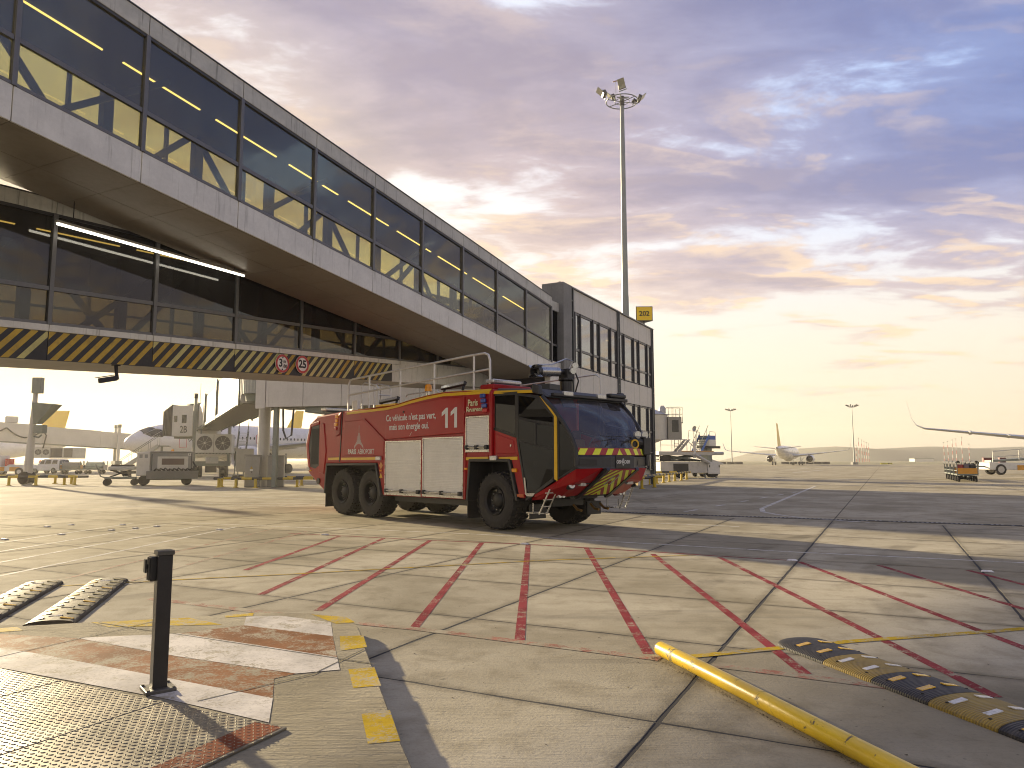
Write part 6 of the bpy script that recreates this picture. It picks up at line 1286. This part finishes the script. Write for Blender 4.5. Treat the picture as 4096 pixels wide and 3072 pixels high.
MB().bb((1.0, -1.38, 1.8), (1.25, -1.28, 3.3)).build('sign_board', vwh, lo); MB().bb((.1, -1.205, 1.0), (.45, -1.215, 1.3)).build('label_plate', rdl, lo); MB().bb((.1, -1.205, .75), (.45, -1.215, .98)).build('label_plate', blu, lo)
for x, y in ((2.62, -1.27), (3.6, -1.27)): MB().bb((x, y, .95), (x + .1, y + .015, 1.15)).build('latch', pdk, lo)
for x in (2.3, 3.4): MB().cyl((x, -1.1, 0), (x, -1.1, .4), .05, n=8).cyl((x, -1.1, 0), (x, -1.1, .04), .12, n=8).build('stabiliser', gst, lo)
# driver platform stairs on the loader
ls = thing('loader_stair', None, None); ls.parent = lo; ls.location = (-.3, -.6, 2.38)
for k in range(6): MB().box((.17 * k, 0, .15 + .16 * k), (.2, .7, .04)).build('tread', drm, ls)
for s in (-1, 1): MB().loft([[(-.1, s * .37, 0), (.25, s * .37, 0), (1.25, s * .37, 1.1), (1.0, s * .37, 1.1)], [(-.1, s * .40, 0), (.25, s * .40, 0), (1.25, s * .40, 1.1), (1.0, s * .40, 1.1)]]).build('side_plate', vgr, ls)
MB().tube([(1.0, -.4, 1.1), (1.1, -.4, 1.9), (2.2, -.4, 1.75), (2.2, -.4, .0)], .025, 5).tube([(1.6, -.4, 0), (1.6, -.4, 1.8)], .025, 5).build('guard_rail', gst, ls)
# blue stair behind the loader
pbl = pm('stair blue', (.035, .10, .34), .4, var=.1); bs = stair('blue sided boarding stair with a white cabin top behind the loader', (17.7, 71.5, 0), R(40), 11, .19, .14, 1.0, 1.9, pbl)
MB().bb((1.55, -.6, 3.6), (2.6, .6, 4.0)).build('top_screen', pbl, bs); MB().bb((1.55, -.6, 3.0), (2.6, .6, 3.6)).build('top_screen', vwh, bs); MB().bb((1.2, -.7, 2.75), (3.2, .7, 2.98)).build('canopy_edge', pdk, bs); MB().tube([(1.55, -.6, 4.0), (1.6, -.6, 4.4), (2.5, -.6, 4.35), (2.6, -.6, 4.0)], .025, 5).build('top_rail', gst, bs); MB().bb((1.5, -.4, .6), (2.2, .4, 2.75)).build('support', gst, bs)
dsh = thing('dish_antenna', 'small dish antenna on a thin post above the loader', 'antenna', (17.5, 70.0, 0), R(200)); MB().cyl((0, 0, 0), (0, 0, 4.6), .03, n=6).build('post', gst, dsh); MB().lathe([(.02, 0), (.18, .05), (.27, .12)], (.1, 0, 4.55), (1, .3, .2), 14, False).build('dish', drm, dsh, smooth=True)
# small trailer at the loader tail
tr_ = thing('tow_bar_trailer', 'narrow white tow bar trailer parked past the loader', 'trailer', (20.2, 74.5, 0), R(10))
MB().loft([[(-1.2, -.3, 1.5), (-1.2, .3, 1.5), (-1.2, .3, 2.0), (-1.2, -.3, 2.0)], [(1.0, -.3, 1.15), (1.0, .3, 1.15), (1.0, .3, 1.3), (1.0, -.3, 1.3)]]).build('boom', vwh, tr_); MB().bb((-1.4, -.35, .5), (-.1, .35, .95)).build('winch_box', gst, tr_); MB().cyl((.2, -.3, .25), (.2, .3, .25), .25, n=12).build('wheel', rbw, tr_); MB().cyl((.1, 0, .2), (.1, 0, 1.3), .04, n=6).build('jack', gst, tr_)
barrier('yellow and black low barrier along the pier facade beside the truck nose', [(7.4, 42.3), (8.5, 44.3), (9.1, 49.3), (10.0, 51.3)], [((6.6, 41.2), (7.9, 42.5)), ((7.0, 43.6), (9.1, 45.2)), ((8.8, 48.8), (10.3, 51.8))], .62)
barrier('yellow and black low barrier leading away past the pier corner', [(10.9, 53.4), (11.8, 55.7), (12.6, 57.4), (13.5, 59.1), (14.6, 62.0), (12.7, 62.0)], [((7.4, 43.9), (15.0, 62.4)), ((11.2, 61.6), (13.8, 62.2))], .62)
# luggage train
cols = dict(k=pm('black suitcase', (.018, .018, .02), .45, var=.3), g=pm('grey suitcase', (.11, .10, .12), .45, var=.2), r=pm('red suitcase', (.20, .02, .025), .4, var=.2))
c0 = Vector((34.3, 56.0, 0)); dcv = Vector((.44, .90, 0)).normalized(); rzc = math.atan2(dcv.y, dcv.x) + math.pi
clab = ['luggage cart with orange end board at the near end of the train', 'second luggage cart of the train behind the orange end board', 'third luggage cart of the train under a roll cover', 'last luggage cart at the far end of the train']
for i in range(4):
    p = c0 + dcv * (2.9 * i); cart(clab[i], p, rzc, 'luggage train', ora if i == 0 else g1)
    if i == 0: cases(p, rzc, [(.55, .38, .5, .42, .72, cols['k'], 'black suitcase on the near luggage cart'), (.62, -.02, .42, .34, .74, cols['g'], 'grey suitcase between black and red ones on the near cart'), (.55, -.42, .5, .42, .70, cols['r'], 'red suitcase on the near luggage cart')], None)
# belt loader
bl = thing('belt_loader', 'white belt loader with orange side panel and railed ramp at the right edge', 'belt loader', (55.6, 82.0, 0), R(0))
MB().prism([(-3.3, .55), (3.5, .55), (3.5, 1.25), (-3.3, 1.35)], SD, -.95, .95).build('body', vwh, bl, bevel=.05); MB().bb((-.3, -.97, .5), (3.2, -.951, 1.05)).build('side_panel', ora, bl); MB().loft([[(x, y, z + (x + 2.6) * .05) for x, y, z in ((-2.9, -.6, 1.38), (-2.9, .6, 1.38), (-2.9, .6, 1.6), (-2.9, -.6, 1.6))], [(x, y, z) for x, y, z in ((3.4, -.6, 1.75), (3.4, .6, 1.75), (3.4, .6, 2.0), (3.4, -.6, 2.0))]]).build('belt_ramp', gst, bl)
MB().tube([(-2.9, -.9, 1.3), (-2.9, -.9, 2.55), (2.6, -.9, 3.0), (3.1, -.9, 2.7), (3.1, -.9, 1.5)], .04, 6).build('guard_rail', drm, bl); MB().tube([(-2.9, -.9, 1.95), (3.1, -.9, 2.35)], .03, 6).build('guard_rail', drm, bl); MB().cyl((0, -.9, 1.4), (0, -.9, 2.8), .03, n=6).build('rail_post', drm, bl)
for x in (-2.1, 2.4):
    for s in (-1, 1): w = thing('wheel', None, None); w.parent = bl; w.location = (x, s * .85, .58); MB().cyl((0, -.15, 0), (0, .15, 0), .58, n=20).build('tyre', rbw, w, smooth=True); MB().cyl((0, -.16, 0), (0, .16, 0), .36, n=16).build('rim', vgr, w, smooth=True)
for x, w in ((-2.9, 1.1), (-1.3, .7)): q = thing('crate', ('dark red crate at the tail of the belt loader', 'small dark red crate in the middle of the belt loader')[x > -2], 'crate', (55.6 + x + .5, 82.75, 1.33), 0); MB().bb((-w / 2, -.15, 0), (w / 2, .15, .55)).build('box', cols['r'], q, bevel=.02); MB().bb((-w / 2 - .01, -.16, .42), (w / 2 + .01, .16, .46)).build('lid_band', pdk, q)
MB().tube([(-3.3, 0, .9), (-4.9, 0, .95)], .09, 6).build('tow_bar', gst, bl)
# taxiway sign, antenna poles, sheds, low hill and hedge line
ts = thing('taxiway_sign', 'small yellow taxiway direction sign on the grass', 'sign', (125.5, 248, 0), R(0)); MB().bb((-2.1, 0, .12), (1.95, .12, .62)).build('panel', pm('taxi sign yellow', (.55, .50, .03), .5), ts); MB().bb((.55, -.01, .15), (.95, .0, .59)).build('dark_field', stx, ts); text('-24 I D-', .42, stx, ts, (-.9, -.012, .37), sx=.9); text('D6', .42, stx, ts, (1.5, -.012, .37), sx=.9)
for x in (-1.6, 0, 1.5): MB().cyl((x, .06, 0), (x, .06, .13), .04, n=6).build('leg', gst, ts)
apw = pm('pole white', (.55, .53, .50), .5); apr = pm('pole red', (.42, .05, .04), .5)
def pole(i, x, y, H, lb):
    th = thing('approach_mast', lb, 'antenna mast', (x, y, 0), 0, 'red and white masts')
    for k in range(6): MB().cyl((0, 0, H * k / 6), (0, 0, H * (k + 1) / 6), .22, n=6).build('shaft_band', (apr, apw)[k % 2], th)
    MB().box((0, 0, H), (.9, .5, .5)).build('lamp_head', gst, th)
for i, (u, top) in enumerate(((3419, 1781), (3430, 1753), (3442, 1760), (3451, 1765), (3460, 1771), (3469, 1776))): D_ = 560; pole(i, (u - 2048) / 2944 * D_, D_, (1839 - top) / 2944 * D_ + 1.6, '%s red and white approach mast of the group beside the far floodlight mast' % ['first', 'second', 'third', 'fourth', 'fifth', 'sixth'][i])
for i, (u, top) in enumerate(((3769, 1770), (3785, 1766), (3803, 1760), (3818, 1756), (3841, 1749), (3869, 1777))): D_ = 560; pole(i, (u - 2048) / 2944 * D_, D_, (1839 - top) / 2944 * D_ + 1.6, '%s red and white approach mast of the group above the luggage train' % ['first', 'second', 'third', 'fourth', 'fifth', 'sixth'][i])
shd = thing('low_shed', 'long low white shed with green roof edge below the distant hill', 'shed', (365, 655, 0), 0); MB().bb((-8.5, 0, 0), (8.5, 9, 2.5)).build('wall', vwh, shd); MB().bb((-8.8, -.3, 2.5), (8.8, 9.3, 3.1)).build('roof', pm('green roof', (.09, .14, .12), .6), shd)
hilm = pm('distant hill cover', (.10, .11, .085), .95, var=.2, scale=.01)
def ridge(nm, x0, x1, y, hf, n=60):
    rows = []
    for j, (dy, k) in enumerate(((0, 0.), (60, .75), (160, 1.), (420, .9))):
        rows.append([(x0 + (x1 - x0) * i / n, y + dy, -1 + (hf(x0 + (x1 - x0) * i / n) + 1) * k) for i in range(n + 1)])
    o = MB().loft(rows, closed=False, caps=False).build(nm, hilm, smooth=True); o['kind'] = 'structure'; return o
ridge('hill', 320, 1100, 780, lambda x: 17 * min(1, max(0, (x - 330) / 70)) + 1.5 * math.sin(x * .05))
grs = pm('airfield grass', (.16, .15, .075), .95, var=.2, scale=.05); MB().poly([(-1100, 262, .0), (1140, 262, .0), (1140, 1390, .0), (-1100, 1390, .0)]).build('airfield_grass_ground', grs)['kind'] = 'structure'
gdm = pm('roadside clutter', (.04, .04, .038), .8)
for i, (x, y, w) in enumerate(((70, 272, 30), (108, 272, 18))):
    g_ = thing('low_blast_fence', ('low dark fence line left of the distant airliner', 'low dark fence line right of the distant airliner')[i], 'fence', (x, y, 0), 0, 'fence lines behind the distant airliner')
    for k in range(int(w / 3)): MB().bb((-w / 2 + k * 3, 0, 0), (-w / 2 + k * 3 + 2.8, .2, .9)).build('panel', gdm, g_)
# ================================================================ hazy evening air
hz = MB().bb((-1200, -40, -2), (1200, 1450, 62)).build('haze', None)
hz.data.materials.clear(); t_ = NT('evening haze'); pv = t_.n('ShaderNodeVolumePrincipled'); pv.inputs['Color'].default_value = (1., .93, .80, 1); pv.inputs['Density'].default_value = HAZE; pv.inputs['Anisotropy'].default_value = .45
t_.l(pv.outputs[0], t_.out.inputs['Volume']); hz.data.materials.append(t_.m); tag(hz, 'thin warm evening haze over the apron', 'haze', kind='stuff')
hz.display_type = 'WIRE'
